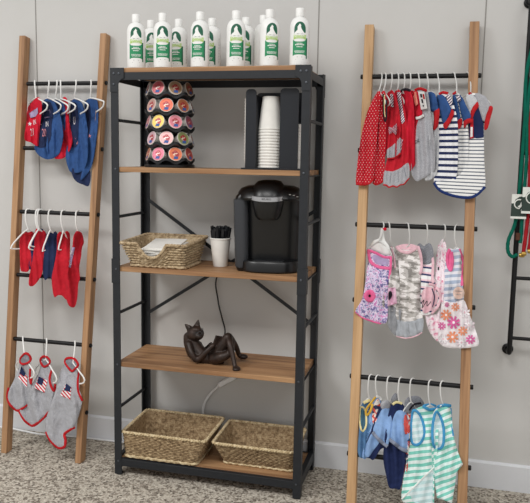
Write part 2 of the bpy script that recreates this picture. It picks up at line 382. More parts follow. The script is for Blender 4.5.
# ------------------------------------------------------------------ cloth
def inside(p, poly):
    x, y = p; c = False; n = len(poly)
    for i in range(n):
        x0, y0 = poly[i]; x1, y1 = poly[i-1]
        if (y0 > y) != (y1 > y) and x < (x1-x0)*(y-y0)/(y1-y0)+x0: c = not c
    return c
def edist(p, poly):
    best = 9; x, y = p; n = len(poly)
    for i in range(n):
        ax, ay = poly[i-1]; bx, by = poly[i]; dx, dy = bx-ax, by-ay; l = dx*dx+dy*dy
        t = 0 if l == 0 else max(0, min(1, ((x-ax)*dx+(y-ay)*dy)/l)); q = (x-ax-t*dx)**2+(y-ay-t*dy)**2
        if q < best: best = q
    return math.sqrt(best)
def smooth_poly(p, closed=True, k=4):
    n = len(p); out = []
    for i in range(n if closed else n-1):
        g = lambda j: p[j % n] if closed else p[max(0, min(n-1, j))]
        a, b, c, d = g(i-1), g(i), g(i+1), g(i+2)
        for t in [j/k for j in range(k)]:
            q = []
            for e in range(len(b)):
                q.append(.5*(2*b[e]+(c[e]-a[e])*t+(2*a[e]-5*b[e]+4*c[e]-d[e])*t*t+(3*b[e]-a[e]-3*c[e]+d[e])*t**3)*1.0)
            out.append(tuple(q))
    if not closed: out.append(tuple(p[-1]))
    return out
def tri(poly, g):
    """constrained triangulation of a 2D polygon with interior points"""
    xs = [p[0] for p in poly]; ys = [p[1] for p in poly]; pts = [Vector(p) for p in poly]; n = len(pts)
    y = min(ys)+g/2; r = 0
    while y < max(ys):
        x = min(xs)+g/2*(1+r % 2)
        while x < max(xs):
            if inside((x, y), poly) and edist((x, y), poly) > .4*g: pts.append(Vector((x, y)))
            x += g
        y += g*.87; r += 1
    v, e, f, ov, oe, of = delaunay_2d_cdt(pts, [], [list(range(n))], 1, 1e-7)
    on = [any(i < n for i in o) if o else False for o in ov]
    return [tuple(q) for q in v], f, on
class Garment:
    def __init__(s, name, label, cat, group, L, rung, hx, phi, poly, mat, T=.006, amp=.004, freq=3.0, seed=None, off=0., g=.0058, clamp=True, smooth=True, cs=.10, leg=False):
        s.cs = cs; s.leg = leg; seed = hx*.37 if seed is None else seed; T *= .55; amp *= 1.7
        s.L = L; s.P = L.hang(rung, hx); s.phi = math.radians(phi); c, sn = math.cos(s.phi), math.sin(s.phi)
        s.eu = Vector((c, -sn, 0)); s.en = Vector((-sn, -c, 0)); s.off = off; s.clamp = clamp; s.seed = seed; s.amp = amp; s.freq = freq; s.T = T; s.name = name
        s.mw = Matrix.Translation(s.P) @ Matrix.Rotation(-s.phi, 4, 'Z'); s.inv = s.mw.inverted()
        s.poly = [s.uv(*p) for p in (smooth_poly(poly) if smooth else poly)]
        us = [p[0] for p in s.poly]; s.w = max(us)-min(us)
        s.o = s._sheet(name, s.poly, mat, None, s.T, 0, g)
        s.o.matrix_world = s.mw
        tag(s.o, label, cat, group)
    def uv(s, px, py):
        d = ray(px, py); Q = s.P+s.en*s.off; t = (Q-CAM).dot(s.en)/d.dot(s.en); p = CAM+d*t-Q
        return (p.dot(s.eu), p.z)
    def fold(s, u, z):
        k = min(1, max(.3, -z/.20)); t = 2*PI*s.freq*u/max(s.w, .03)+1.3*math.sin(z*15+s.seed)+s.seed
        f = s.amp*k*(.75*math.sin(t)+.45*abs(math.sin(t*.5+z*9))*1.6-.3)
        return f+s.amp*.8*noise.noise((u*26+s.seed, z*18, s.seed*1.7))+s.amp*.35*noise.noise((u*70, z*60+s.seed, 3.1))
    def mid(s, u, z, d=0.):
        """point on the cloth in garment space, d = metres towards the viewer"""
        W_ = s.P+s.en*s.off+s.eu*u+Vector((0, 0, z)); d += s.fold(u, z)
        W_ = CAM+(W_-CAM)*(1-d/(CAM-W_).dot(s.en))
        if s.clamp:
            wgt = min(1, max(0, (-z-s.cs)/.10)); wgt = wgt*wgt*(3-2*wgt)
            if wgt > 0:
                h = .035; lim = s.L.yplane(W_.z)-(.026 if s.leg else RR)-.010; t = W_.y-d*s.en.y-(lim-h)
                if t > 0:
                    y2 = lim-h+h*.9*(1-math.exp(-t/h))+d*s.en.y; y2 = W_.y+(y2-W_.y)*wgt
                    W_ = CAM+(W_-CAM)*((y2-CAM.y)/(W_.y-CAM.y))
        return s.inv @ W_
    def thick(s, u, z, T=None, poly=None):
        T = s.T if T is None else T; poly = poly or s.poly; R = max(T*2.0, .009)
        if not inside((u, z), poly): return 0
        q = 1-min(1, edist((u, z), poly)/R); return T*math.sqrt(max(0, 1-q*q))
    def _sheet(s, name, poly, mat, parent, T, lift, g, both=True):
        v, f, on = tri(poly, g); vs = []; fs = []; back = {}
        for i, (u, z) in enumerate(v): vs.append(s.mid(u, z, lift+(0 if on[i] else s.thick(u, z, T, poly))))
        for i, (u, z) in enumerate(v):
            if on[i]: back[i] = i
            else: back[i] = len(vs); vs.append(s.mid(u, z, lift-s.thick(u, z, T, poly)))
        for q in f:
            a = [v[i] for i in q]; ar = (a[1][0]-a[0][0])*(a[2][1]-a[0][1])-(a[2][0]-a[0][0])*(a[1][1]-a[0][1])
            q = list(q) if ar > 0 else list(q)[::-1]
            fs.append(q)
            if not all(on[i] for i in q): fs.append([back[i] for i in q][::-1])
        mb = MB(); mb.v = [tuple(p) for p in vs]; mb.f = [tuple(q) for q in fs]
        return s.uvs(mb.build(name, mat, parent, smooth=60, fix=False), [v[i] for i in range(len(v))]+[v[i] for i in range(len(v)) if not on[i]])
    def uvs(s, o, uv):
        l = o.data.uv_layers.new(name='flat')
        for lp in o.data.loops: l.data[lp.index].uv = uv[lp.vertex_index]
        return o
    def panel(s, name, poly, mat, T=.005, lift=.006, label=None, g=.0058, parent=None, smooth=True):
        p = [s.uv(*q) for q in (smooth_poly(poly) if smooth else poly)]
        return tag(s._sheet(name, p, mat, parent or s.o, T, lift, g), label)
    def patch(s, name, poly, mat, lift=.0024, label=None, g=.0045, parent=None, smooth=False):
        p = [s.uv(*q) for q in (smooth_poly(poly) if smooth else poly)]; v, f, on = tri(p, g)
        mb = MB(); mb.v = [tuple(s.mid(u, z, s.thick(u, z)+lift)) for u, z in v]
        for q in f:
            a = [v[i] for i in q]; ar = (a[1][0]-a[0][0])*(a[2][1]-a[0][1])-(a[2][0]-a[0][0])*(a[1][1]-a[0][1])
            mb.f.append(tuple(q) if ar > 0 else tuple(q)[::-1])
        return tag(s.uvs(mb.build(name, mat, parent or s.o, smooth=60, fix=False), v), label)
    def strip(s, name, pts, mat, r=.003, lift=.0, label=None, closed=False, front=True, flat=.75, parent=None, smooth=True):
        pp = smooth_poly(pts, closed, 5) if smooth else pts; q = [s.uv(*p) for p in pp]
        c = [s.mid(u, z, (s.thick(u, z) if front else 0)+lift) for u, z in q]
        return tag(MB().tube(c, r, 8, closed, flat).build(name, mat, parent or s.o), label)
    def text(s, name, body, p0, size, mat, tilt=0, label=None, squash=1.0):
        v, f = text_mesh(body, size); u0, z0 = s.uv(*p0); ct, st = math.cos(tilt), math.sin(tilt); mb = MB()
        for x, y in v:
            x *= squash; u, z = u0+x*ct-y*st, z0+x*st+y*ct; mb.v.append(tuple(s.mid(u, z, s.thick(u, z)+.0045)))
        mb.f = f
        return tag(mb.build(name, mat, s.o, smooth=0, fix=False), label)
_TX = {}
def text_mesh(body, size):
    """letters as flat triangulated 2D shapes, centred on the origin"""
    if (body, size) in _TX: return _TX[(body, size)]
    cu = bpy.data.curves.new('letters', 'FONT'); cu.body = body; cu.size = size; cu.align_x = 'CENTER'; cu.align_y = 'CENTER'; cu.resolution_u = 3
    o = bpy.data.objects.new('letters', cu); COL.objects.link(o)
    me = bpy.data.meshes.new_from_object(o.evaluated_get(bpy.context.evaluated_depsgraph_get()))
    v = [(p.co.x, p.co.y) for p in me.vertices]; f = [tuple(p.vertices) for p in me.polygons]
    bpy.data.objects.remove(o); bpy.data.curves.remove(cu); bpy.data.meshes.remove(me)
    _TX[(body, size)] = (v, f); return v, f
def star(c, r, n=5):
    return [(c[0]+r*(1 if i % 2 == 0 else .42)*math.sin(PI*i/n), c[1]-r*(1 if i % 2 == 0 else .42)*math.cos(PI*i/n)) for i in range(2*n)]

def hanger(label, group, L, rung, hx, phi, neck, end, bar, mat='white_plastic', r=.0031, off=0., front=True):
    P = L.hang(rung, hx); ph = math.radians(phi); sg = 1 if phi >= 0 else -1
    eu = Vector((math.cos(ph), -math.sin(ph), 0)); en = Vector((-math.sin(ph), -math.cos(ph), 0))
    def uv(x, y):
        d = ray(x, y); Q = P+en*off; t = (Q-CAM).dot(en)/d.dot(en); p = CAM+d*t-Q; return (p.dot(eu), p.z)
    un, zn = uv(*neck); ue, ze = uv(*end); ub, zb_ = uv(*bar)
    hp = sg*max(abs(ph), math.radians(58)); eh = Vector((math.cos(hp), -math.sin(hp), 0))*sg   # points toward viewer side
    R = .0122; pts = []
    for k in range(13):
        a = math.radians(200-k*200/12-10); pts.append(-eh*(R*math.cos(math.radians(-10+k*190/12)))+Vector((0, 0, R*math.sin(math.radians(-10+k*190/12))+ .0)))
    N = eu*un+en*off+Vector((0, 0, zn))
    last = pts[-1]
    for t in (.25, .5, .75):
        q = last.lerp(N, t); q += eh*(.006*math.sin(PI*t)); pts.append(Vector((q.x, q.y, last.z+(N.z-last.z)*t)))
    pts.append(N)
    mb = MB().tube(pts, r, 8)
    for sd in (1, -1):
        du = ue-un; fw = .009 if (sd > 0 and front) else -.004
        X = lambda u, z: eu*(un+sd*(u-un))+en*(off+fw*min(1, abs((u-un)/du)*1.6 if abs(du) > 1e-4 else 1))+Vector((0, 0, z))
        arm = [(un, zn), (un+du*.35, zn+(ze-zn)*.22), (un+du*.85, zn+(ze-zn)*.72), (ue, ze), (ue+(ub-ue)*.02, ze+(zb_-ze)*.25), (ue+(ub-ue)*.12, ze+(zb_-ze)*.5), (ue+(ub-ue)*.45, ze+(zb_-ze)*.75), (ub, zb_)]
        arm = smooth_poly(arm, False, 3)
        mb.tube([X(*a) for a in arm], r, 8)
    o = mb.build('clothes_hanger', mat); o.location = P
    return tag(o, label, 'hanger', group)

# ------------------------------------------------------------------ garments on the left ladder, top rung
GP = 'pet clothes on the left ladder'; HP = 'white hangers on the left ladder'
def HG(what, L, rung, hx, phi, neck, end, bar, grp=HP, **k):
    return hanger('%s hanger holding the %s' % ('frosted plastic' if k.get('mat') else 'white plastic', what), grp, L, rung, hx, phi, neck, end, bar, **k)
ph = 36
HG('small red printed pet vest on the top rung', LL, 0, 34.7, ph, (36, 98), (49.5, 105), (41.5, 114))
g = Garment('pet_vest', 'small red white-printed pet vest at the left end of left ladder top rung', 'pet clothing', GP, LL, 0, 34.7, ph,
    [(36, 98), (31.5, 102.5), (28.5, 106), (26.8, 112), (26, 124), (24.5, 139), (31, 142.5), (38, 146), (39.5, 136), (40.5, 122), (42, 108), (41.5, 101), (39, 97.5)], 'red_bright', T=.005, off=.004)
g.patch('print_block', [(29, 113), (37.5, 107.5), (38, 113), (35.5, 116.5), (30.5, 118)], 'lavender_print')
g.text('print_letters', 'IN', (34.6, 122.3), .030, 'white_print', .15); g.text('print_letters', '21', (32.2, 132.5), .044, 'white_print', .1)
g.patch('print_star', [(g_[0], g_[1]) for g_ in star((29.8, 123.8), 2.3)], 'white_print')
HG('navy and royal blue pet vest with red print', LL, 0, 49, ph, (47.5, 98), (63, 105.5), (55.5, 114))
g = Garment('pet_vest', 'royal blue pet vest with navy chest panel and red print beside the small red vest', 'pet clothing', GP, LL, 0, 49, ph,
    [(47, 98.5), (42.5, 103), (40, 120), (37, 140), (34.5, 148), (38, 154.5), (44, 158.5), (50, 159.2), (57, 156), (61, 149), (63.5, 135), (61, 118), (56, 104), (52, 100)], 'royal_cloth', T=.006)
g.patch('chest_panel', [(42.5, 104), (50, 102), (53, 112), (51.5, 124), (51, 136), (48, 144), (43, 147.5), (37.8, 146.5), (39, 136), (40.8, 120)], 'navy_cloth', smooth=True)
g.patch('print_block', [(43, 111), (50, 109.5), (50.2, 117), (43, 118.5)], 'lavender_print', .0022)
g.text('print_letters', 'IN', (47, 124.3), .032, 'white_print', .05); g.patch('print_star', star((42.3, 125), 2.2), 'white_print', .002); g.text('print_letters', '20', (44, 133), .046, 'pink_print', .0)
HG('dark navy pet vest hidden between blue and red ones', LL, 0, 57, ph, (55.5, 99), (70.3, 106.5), (62.5, 115))
g = Garment('pet_vest', 'royal blue pet vest mostly hidden between the navy printed and plain red vests', 'pet clothing', GP, LL, 0, 57, ph,
    [(56, 99), (52, 105), (50, 125), (46, 148), (52, 156), (58, 155), (63, 146), (65.5, 125), (65, 108), (61, 101)], 'royal_cloth', T=.004, off=-.006)
g.patch('chest_panel', [(54, 105), (59, 104), (60, 115), (58, 130), (54, 142), (50, 143), (52, 125)], 'navy_cloth', smooth=True); g.text('print_letters', '20', (56, 134), .026, 'pink_print', .1)
HG('pointed red pet vest between the blue ones', LL, 0, 60.5, ph, (61, 99), (77.5, 106), (69, 113.5))
g = Garment('pet_vest', 'plain bright red pet vest ending in a point between two royal blue vests', 'pet clothing', GP, LL, 0, 60.5, ph,
    [(63, 97.5), (60.5, 105), (62, 125), (58, 142), (54, 157), (60, 159), (66, 156), (72.5, 142.5), (69.5, 122), (68.5, 106), (66.5, 98)], 'red_bright', T=.005, freq=2, off=-.003)
HG('long royal blue pet vest with star print', LL, 0, 76, ph, (74.5, 98.5), (90, 105), (82, 114))
g = Garment('pet_vest', 'long royal blue pet vest with star print, second from right on left ladder', 'pet clothing', GP, LL, 0, 76, ph,
    [(75, 98.5), (70.5, 104), (70, 125), (66.5, 148), (65.5, 157), (69, 170), (73, 172.6), (79, 172.5), (84, 169), (88, 158), (88.5, 140), (86.5, 120), (83, 105), (79, 100)], 'royal_cloth', T=.006, freq=2.5)
g.patch('chest_panel', [(70.7, 105), (76, 103), (78, 112), (78.5, 128), (77.5, 142), (75.5, 147), (71.5, 146.5), (70.3, 140), (70.8, 122)], 'navy_cloth', smooth=True)
g.text('print_letters', 'U', (74.3, 121), .046, 'white_print', 0, squash=.7); g.patch('print_star', star((75.5, 132), 2.2), 'white_print', .002); g.patch('print_block', [(75, 137), (77.2, 136), (78, 143), (76.8, 145)], 'pink_print', .002)
HG('rightmost royal blue pet vest on the top rung', LL, 0, 91, ph, (90.5, 98), (106, 102), (98, 112))
g = Garment('pet_vest', 'royal blue pet vest with navy hem beside the right leg of left ladder', 'pet clothing', GP, LL, 0, 91, ph,
    [(90, 98), (84.5, 104), (86, 120), (88, 140), (84, 164), (80.5, 180), (88, 173), (93, 162), (96.5, 142), (98.5, 118), (98.3, 105), (96, 99)], 'royal_cloth', T=.006, freq=2)
g.panel('belly_panel', [(71, 168), (73, 177), (77, 182), (83, 184.6), (89, 185.6), (90.5, 172), (84, 165), (76, 164)], 'navy_cloth', .003, -.010, 'dark navy lower panel')
g.patch('print_star', star((89.5, 136), 2.0), 'pink_print', .002); g.patch('chest_panel', [(85.5, 106), (89.5, 104), (90.5, 115), (90, 130), (88.3, 133), (86.8, 120)], 'navy_cloth', .0016, smooth=True)

# ------------------------------------------------------------------ left ladder, middle rung
HG('leftmost small red pet vest, middle rung', LL, 2, 28.5, -58, (28.3, 229), (10, 248), (22.5, 248.5))
g = Garment('pet_vest', 'small red pet vest at the left end of the left ladder middle rung', 'pet clothing', GP, LL, 2, 28.5, -58,
    [(24.5, 231), (21.2, 234), (19.6, 241), (19.6, 250), (20, 260), (20.6, 270), (24, 271.8), (28.5, 271), (31.5, 262), (33, 248), (34.5, 238), (34.2, 231.5), (31, 231.5), (28, 232.3)], 'red_cloth', T=.006, off=-.006)
g.strip('neck_band', [(23, 232.5), (28, 235.5), (33.5, 232.5)], 'red_trim', .0035)
HG('dark navy pet vest hidden behind red ones', LL, 2, 38.5, -62, (38, 230), (27.8, 247), (34, 250))
g = Garment('pet_vest', 'dark navy pet vest mostly hidden between two red vests on the left ladder middle rung', 'pet clothing', GP, LL, 2, 38.5, -62,
    [(38, 230), (34.5, 235), (31, 248), (28.6, 266), (31.5, 269), (34, 256), (37, 243), (41, 232), (43.5, 231), (42, 228.6)], 'navy_deep', T=.004, off=-.02)
HG('red pet vest left of the plain navy one', LL, 2, 40.5, -64, (39, 229), (29.3, 244.5), (37.5, 247))
g = Garment('pet_vest', 'red pet vest with a pointed left hem, left of the single navy one', 'pet clothing', GP, LL, 2, 40.5, -64,
    [(36.5, 228.6), (34.7, 234), (34, 248), (31.5, 264), (28.8, 280), (29.2, 285.5), (33, 286), (38, 281), (42.5, 272), (44.5, 256), (46.5, 240), (46, 233), (43, 230.5), (40, 231.5)], 'red_cloth', T=.006, amp=.005)
HG('plain navy pet vest on the middle rung', LL, 2, 51, -68, (50.5, 230), (41.3, 251), (48, 249.5))
g = Garment('pet_vest', 'plain dark navy pet vest in front on the left ladder middle rung', 'pet clothing', GP, LL, 2, 51, -68,
    [(48.5, 232), (46, 236), (44.3, 250), (42.8, 270), (44, 278), (45.8, 280), (50, 277), (53.5, 283), (55, 268), (57.5, 250), (58.5, 238), (56, 231.5), (52.5, 233)], 'navy_cloth', T=.006)
HG('wide red pet vest on the middle rung', LL, 2, 63.5, -74, (63.3, 231), (57, 249), (61, 249.7))
g = Garment('pet_vest', 'wide red pet vest, second from right on the left ladder middle rung', 'pet clothing', GP, LL, 2, 63.5, -74,
    [(60, 231.6), (57, 236), (56.8, 250), (54, 266), (51.8, 277), (52.3, 288), (54.3, 297), (58, 295.3), (62, 295.6), (67, 299.5), (68.3, 285), (69.3, 265), (70.2, 246), (69.8, 234), (66.5, 231), (63.5, 233.6)], 'red_cloth', T=.007, amp=.006, freq=2, off=-.008)
g.strip('armhole_trim', [(57.5, 240), (59.5, 243), (60.3, 249), (57.5, 253)], 'red_trim', .0028, .001); g.strip('neck_band', [(60.5, 232.5), (63.5, 235), (66.5, 232)], 'red_trim', .004, .001)
HG('longest red pet vest on the middle rung', LL, 2, 77.7, -82, (77.7, 231.5), (79.4, 238), (79.6, 249))
g = Garment('pet_vest', 'longest red pet vest with printed front edge, right end of left ladder middle rung', 'pet clothing', GP, LL, 2, 77.7, -82,
    [(76, 231.6), (73.3, 237), (72.3, 247), (69, 262), (66.3, 280), (66.2, 297), (69, 305.6), (74.5, 307), (77.3, 298), (78.3, 284), (80, 278), (79.3, 268), (81.3, 255), (82, 248), (84, 242), (82, 233.5), (79, 231.3)], 'red_cloth', T=.007, amp=.005, freq=2, off=.012)
g.patch('print_block', [(72.4, 247), (75, 247.5), (72.3, 259), (70.8, 268), (68.6, 267), (70.2, 257)], 'lavender_print', .003); g.text('print_letters', 'M', (71.8, 254), .03, 'white_print', .5, squash=.8); g.text('print_letters', 'E', (70.2, 263), .03, 'white_print', .4, squash=.8)

# ------------------------------------------------------------------ left ladder, bottom rung: grey tanks with flags
ph = 22
def tank(lab, hwhat, hx, neck, end, bar, poly, collar, hem, armhole, flag, canton, off=0., mat='heather_grey', leg=False):
    HG(hwhat, LL, 4, hx, ph, neck, end, bar, off=off)
    g = Garment('pet_tank_top', lab, 'pet clothing', GP, LL, 4, hx, ph, poly, mat, T=.008, amp=.005, freq=2, off=off, leg=leg)
    g.patch('neck_opening', collar, 'heather_dark', .0008, 'dark grey inside of the neck', smooth=True)
    g.strip('neck_trim', collar, 'red_trim', .0052, .001, 'red neck binding', closed=True)
    g.strip('hem_trim', hem, 'red_trim', .0058, 0, 'red hem binding', front=False)
    g.strip('armhole_trim', armhole, 'red_trim', .0055, .001, 'red armhole binding')
    f = g.patch('flag_print', flag, 'flag_stripe', .003, 'flag print with red and white stripes', .004)
    g.patch('flag_canton', canton, 'navy_cloth', .0052, 'navy blue corner of the flag', .004, parent=f)
    return g
tank('smallest grey pet tank top with flag, leftmost on the left ladder bottom rung', 'smallest grey flag tank top', 23, (25, 358), (36, 372), (29.5, 378),
     [(22, 357.5), (20, 362), (17.5, 371), (13, 382), (9, 390), (7.6, 397), (9.5, 403), (13, 407.5), (18, 410.5), (23, 407.5), (28, 403.5), (30, 394), (31.5, 383), (30.5, 373), (30.5, 364), (28.5, 357.5)],
     [(22.3, 356), (20.3, 359), (20.8, 363), (24.5, 364), (29, 362), (30.8, 358.5), (28.5, 354.5), (25, 353.5)],
     [(8.6, 388), (7.2, 396), (9, 403), (13, 407.7), (18, 410.6), (23, 407.8), (28, 403.7)], [(30.2, 369), (30, 378), (31, 384), (31.8, 378)],
     [(21.3, 366), (27.2, 377), (27, 387.5), (18.2, 378)], [(21.3, 366), (25.6, 373.8), (24, 376.5), (19.4, 373)], .02)
tank('middle grey pet tank top with flag on the left ladder bottom rung', 'middle grey flag tank top', 46.7, (46, 359.5), (58.5, 378), (51, 383),
     [(43, 359), (41, 364), (38, 374), (31, 386), (27, 398), (20, 408), (19.3, 411.5), (24, 419.5), (29, 424), (33.5, 425.4), (40, 420.7), (49, 412), (52.5, 403), (54.5, 391), (52, 380), (51, 370), (50, 362)],
     [(43.5, 356.5), (40.6, 359), (41, 363), (44, 366.5), (48, 365), (50, 361.5), (47.5, 357.5)],
     [(19.3, 411.5), (24, 419.7), (29, 424.2), (33.5, 425.6), (40, 421), (49.3, 412)], [(52, 369.5), (49.7, 378), (51, 386), (54.3, 391), (55.3, 384)],
     [(38.6, 376.3), (47.6, 380.5), (44.7, 392.6), (34.3, 388)], [(38.6, 376.3), (43.9, 378.8), (42, 385.6), (37, 383)], .018)
tank('largest grey pet tank top with flag beside the right leg of the left ladder', 'largest grey flag tank top', 75, (73, 363), (86.3, 379), (79.5, 383.5),
     [(67, 360), (63.5, 366), (60, 373), (57, 386), (52, 401), (46, 419), (45.4, 428), (47, 435), (53, 443.5), (58.5, 447.6), (63.7, 446.8), (65.2, 440.5), (64.3, 434.5), (69, 430.5), (74.7, 427), (79, 415), (82.3, 400), (79, 388), (78, 374), (77.5, 366)],
     [(66.5, 358.5), (65, 362), (67.5, 366.5), (71.8, 371), (75, 368.8), (78.2, 365), (75.5, 360), (72, 358)],
     [(46, 432), (49, 438.5), (53, 443.7), (58.5, 448), (64, 447), (65.4, 440.5), (64.4, 434.5), (69, 430.5), (74.8, 427)], [(79.5, 371), (77.8, 380), (78.3, 391), (82.2, 400.5)],
     [(66.3, 383.3), (71.5, 387.5), (70.2, 399.7), (60, 395)], [(66.3, 383.3), (70.9, 387), (69.9, 392), (63.4, 390.4)], .026, leg=True)

# ------------------------------------------------------------------ right ladder, top rung
GP = 'pet clothes on the right ladder'; HP2 = 'frosted hangers on the right ladder'
def HR(what, rung, hx, phi, neck=None, end=None, bar=None, off=0., mat='frosted_plastic'):
    neck = neck or (hx+(hx-405)*.05, 92.5); end = end or (neck[0]+6, neck[1]+10); bar = bar or (neck[0]+2, neck[1]+15)
    HG(what, LR, rung, hx, phi, neck, end, bar, HP2, mat=mat, off=off, r=.0024, front=False)
def GR(name, lab, rung, hx, phi, poly, mat, **k): return Garment(name, lab, 'pet clothing', GP, LR, rung, hx, phi, poly, mat, **k)
HR('leftmost red polka dot pet dress', 0, 380.5, 46, (378.5, 92), off=.028)
g = GR('pet_dress', 'red polka dot pet dress hanging over the left leg of the right ladder', 0, 380.5, 46, [(378, 91.5), (372.5, 100), (367, 113), (362.5, 130), (359, 150), (356.5, 172), (356.3, 184), (365, 184.3), (371, 182), (374, 177), (376, 150), (378, 125), (380, 105), (380.5, 93)], 'polka_red', T=.006, freq=2.5, amp=.006, off=.03, cs=-.06, leg=True)
g.strip('hem_trim', [(356.3, 184), (365, 184.5), (371, 182), (374.3, 176)], 'red_trim', .004, 0, front=False); g.strip('neck_trim', [(377.5, 92), (378, 105), (377.6, 116)], 'red_trim', .0025)
HR('second red polka dot pet dress', 0, 384.5, 48, (383, 92), off=.02)
g = GR('pet_dress', 'second red polka dot pet dress from the left with a dark neck edge', 0, 384.5, 48, [(382, 91.5), (379, 100), (377, 120), (376, 150), (374.5, 173), (373, 182.5), (377, 184.3), (383.5, 180.5), (385, 160), (386, 135), (386.5, 110), (385.5, 93)], 'polka_red', T=.005, freq=2, off=.022, cs=-.02)
g.strip('hem_trim', [(373, 182.5), (377, 184.5), (383.7, 180.5)], 'red_trim', .004, 0, front=False)
g.strip('neck_trim', [(383.2, 94), (383.3, 110), (384.6, 120.5), (386.2, 118), (386.8, 100)], 'black_cloth', .0032, .002, 'dark neck edging'); g.strip('neck_piping', [(384.3, 95), (384.4, 110), (385.2, 117)], 'yellow_trim', .0018, .006)
HR('red pet dress with a short grey ruffle', 0, 390.5, 54, (389.8, 92))
g = GR('pet_dress', 'red pet dress with striped bow and short grey ruffle, third from left', 0, 390.5, 54, [(389.5, 90.5), (386, 98), (386, 120), (385, 148), (384.5, 156), (388, 151), (396, 144), (400.5, 137), (400, 115), (397, 100), (393.5, 91.5)], 'red_cloth', T=.005)
g.panel('ruffle', [(387, 150), (392, 146), (397, 141), (400.5, 138), (400.3, 153), (396, 157), (391, 158.3), (387.5, 158.8)], 'heather_grey', .003, .004, 'grey ruffle')
g.strip('ruffle_trim', [(387.5, 158.6), (391, 158.5), (396, 157.2), (400.3, 153.2)], 'red_trim', .0028, .006, front=False)
g.panel('bow', [(388.5, 127), (392.5, 127.5), (396.5, 123.5), (397, 130), (396, 135), (392.5, 132), (389.5, 134.5)], 'bow_stripe', .003, .008, 'striped bow')
g.patch('strap', [(390, 94), (393, 94), (393.5, 107), (391, 107)], 'strap_stripe', .002)
HR('red pet dress with wide pleated grey ruffle', 0, 397, 52, (397, 92))
g = GR('pet_dress', 'red pet dress with striped strap and wide pleated grey ruffle, fourth from the left', 0, 397, 52, [(396.5, 90), (393.5, 97), (394, 125), (393, 145), (387, 160), (385.5, 172), (396, 171), (404, 166), (408.3, 162), (408.3, 140), (406, 115), (402, 97), (400, 90.5)], 'red_cloth', T=.006)
rf = g.panel('ruffle', [(384.5, 171), (383.3, 184.5), (386.5, 185.2), (389, 187), (393, 185.8), (397, 186.8), (400, 184.8), (404, 184), (406.5, 181), (409.3, 178), (408.5, 163), (400, 168.3), (392, 171.5)], 'heather_grey', .003, .002, 'grey pleated ruffle', .006)
g.strip('ruffle_trim', [(383.3, 184.7), (386.5, 185.4), (389, 187.2), (393, 186), (397, 187), (400, 185), (404, 184.2), (406.5, 181.2), (409.3, 178.2)], 'red_trim', .003, .003, front=False)
for a, b in (((391, 173), (390, 183)), ((398, 171), (398.5, 182)), ((404, 168), (406, 177))): g.strip('pleat', [a, b], 'heather_dark', .0014, .0055, parent=rf)
g.patch('strap', [(397, 92), (400.5, 92), (402.5, 108), (404.8, 120.5), (402, 124), (399.3, 115), (398, 104)], 'strap_stripe', .0022, 'navy and white striped strap')
g.panel('bow', [(397.5, 138), (403, 139.5), (401.2, 151.3), (396.5, 152)], 'bow_stripe', .003, .008, 'striped bow', smooth=False)
HR('red pet shirt with black collar', 0, 403, 52)
g = GR('pet_shirt', 'long red pet shirt with black collar, fifth from left on the right ladder', 0, 403, 52, [(403, 90), (400.8, 98), (403, 120), (405, 148), (407, 165), (410.5, 171), (413.5, 166), (415, 150), (414.5, 120), (413, 100), (409.5, 90)], 'red_bright', T=.005)
g.strip('collar', [(401, 91), (405, 89.3), (410, 90.5)], 'black_cloth', .005, .003, 'black knit collar')
HR('plain red pet shirt next to the tagged grey one', 0, 409, 50)
g = GR('pet_shirt', 'plain red pet shirt just left of the tagged grey shirt', 0, 409, 50, [(409.5, 91), (408, 97), (410.5, 120), (412, 150), (412, 166), (416, 163), (418, 140), (418, 115), (415.5, 97), (413.5, 91)], 'red_cloth', T=.005)
HR('grey pet shirt with red sleeve and white tag', 0, 417, 44, (419, 91))
g = GR('pet_shirt', 'grey pet shirt with red sleeve and hanging white tag on the right ladder top rung', 0, 417, 44, [(416, 89.5), (412, 94), (411.5, 108), (413.5, 130), (412.5, 150), (411, 171), (416, 181), (424, 177.8), (432, 172.5), (435, 165), (434, 140), (431, 115), (428.5, 95), (426, 90)], 'heather_grey', T=.006, off=.014)
g.panel('sleeve', [(412.5, 92), (409, 100), (410.5, 111), (416, 117), (422.3, 114), (420, 103), (418, 92)], 'red_bright', .005, .006, 'red sleeve')
g.strip('cuff', [(416, 118.3), (420, 117.4), (423.3, 115.5)], 'white_cloth', .005, .010, 'white cuff')
g.strip('collar', [(415, 90.3), (420, 88.6), (426.3, 90.7)], 'red_trim', .005, .003, 'red collar')
g.patch('shoulder_stripe', [(412.3, 93), (416, 91.5), (418, 104), (415.5, 106)], 'peach', .013, 'peach coloured stripe')
tg = g.patch('price_tag', [(418, 91.5), (424.3, 91.5), (427.3, 108.5), (421, 109.7)], 'white_cloth', .016, 'white cardboard tag')
for q, mt in (([(420, 94), (422, 94), (422.4, 97.5), (420.5, 97.5)], 'black_cloth'), ([(422.5, 94), (424, 94), (425, 99), (423.2, 99)], 'red_trim'), ([(421, 99), (422.6, 99), (423.4, 103), (421.8, 103)], 'black_cloth'), ([(422.5, 105), (423.7, 105), (424, 106.6), (422.8, 106.6)], 'black_cloth')): g.patch('tag_print', q, mt, .0168, parent=tg)
g.text('print_letters', 'OK', (417, 141.5), .018, 'black_cloth', .3)
HR('pale grey pet shirt with navy sleeve', 0, 425.5, 42, (428, 91))
g = GR('pet_shirt', 'pale grey pet shirt with navy sleeve and red cuff, right of the tagged one', 0, 425.5, 42, [(430, 92), (427.5, 97), (427.5, 115), (428, 150), (424, 177), (430, 180), (437, 172), (439, 150), (438.5, 120), (436, 100), (433.5, 92)], 'heather_pale', T=.005, off=.016)
g.panel('sleeve', [(427.5, 93), (427, 106), (431, 111), (438.5, 111), (437, 100), (434, 93)], 'royal_cloth', .005, .006, 'navy blue sleeve')
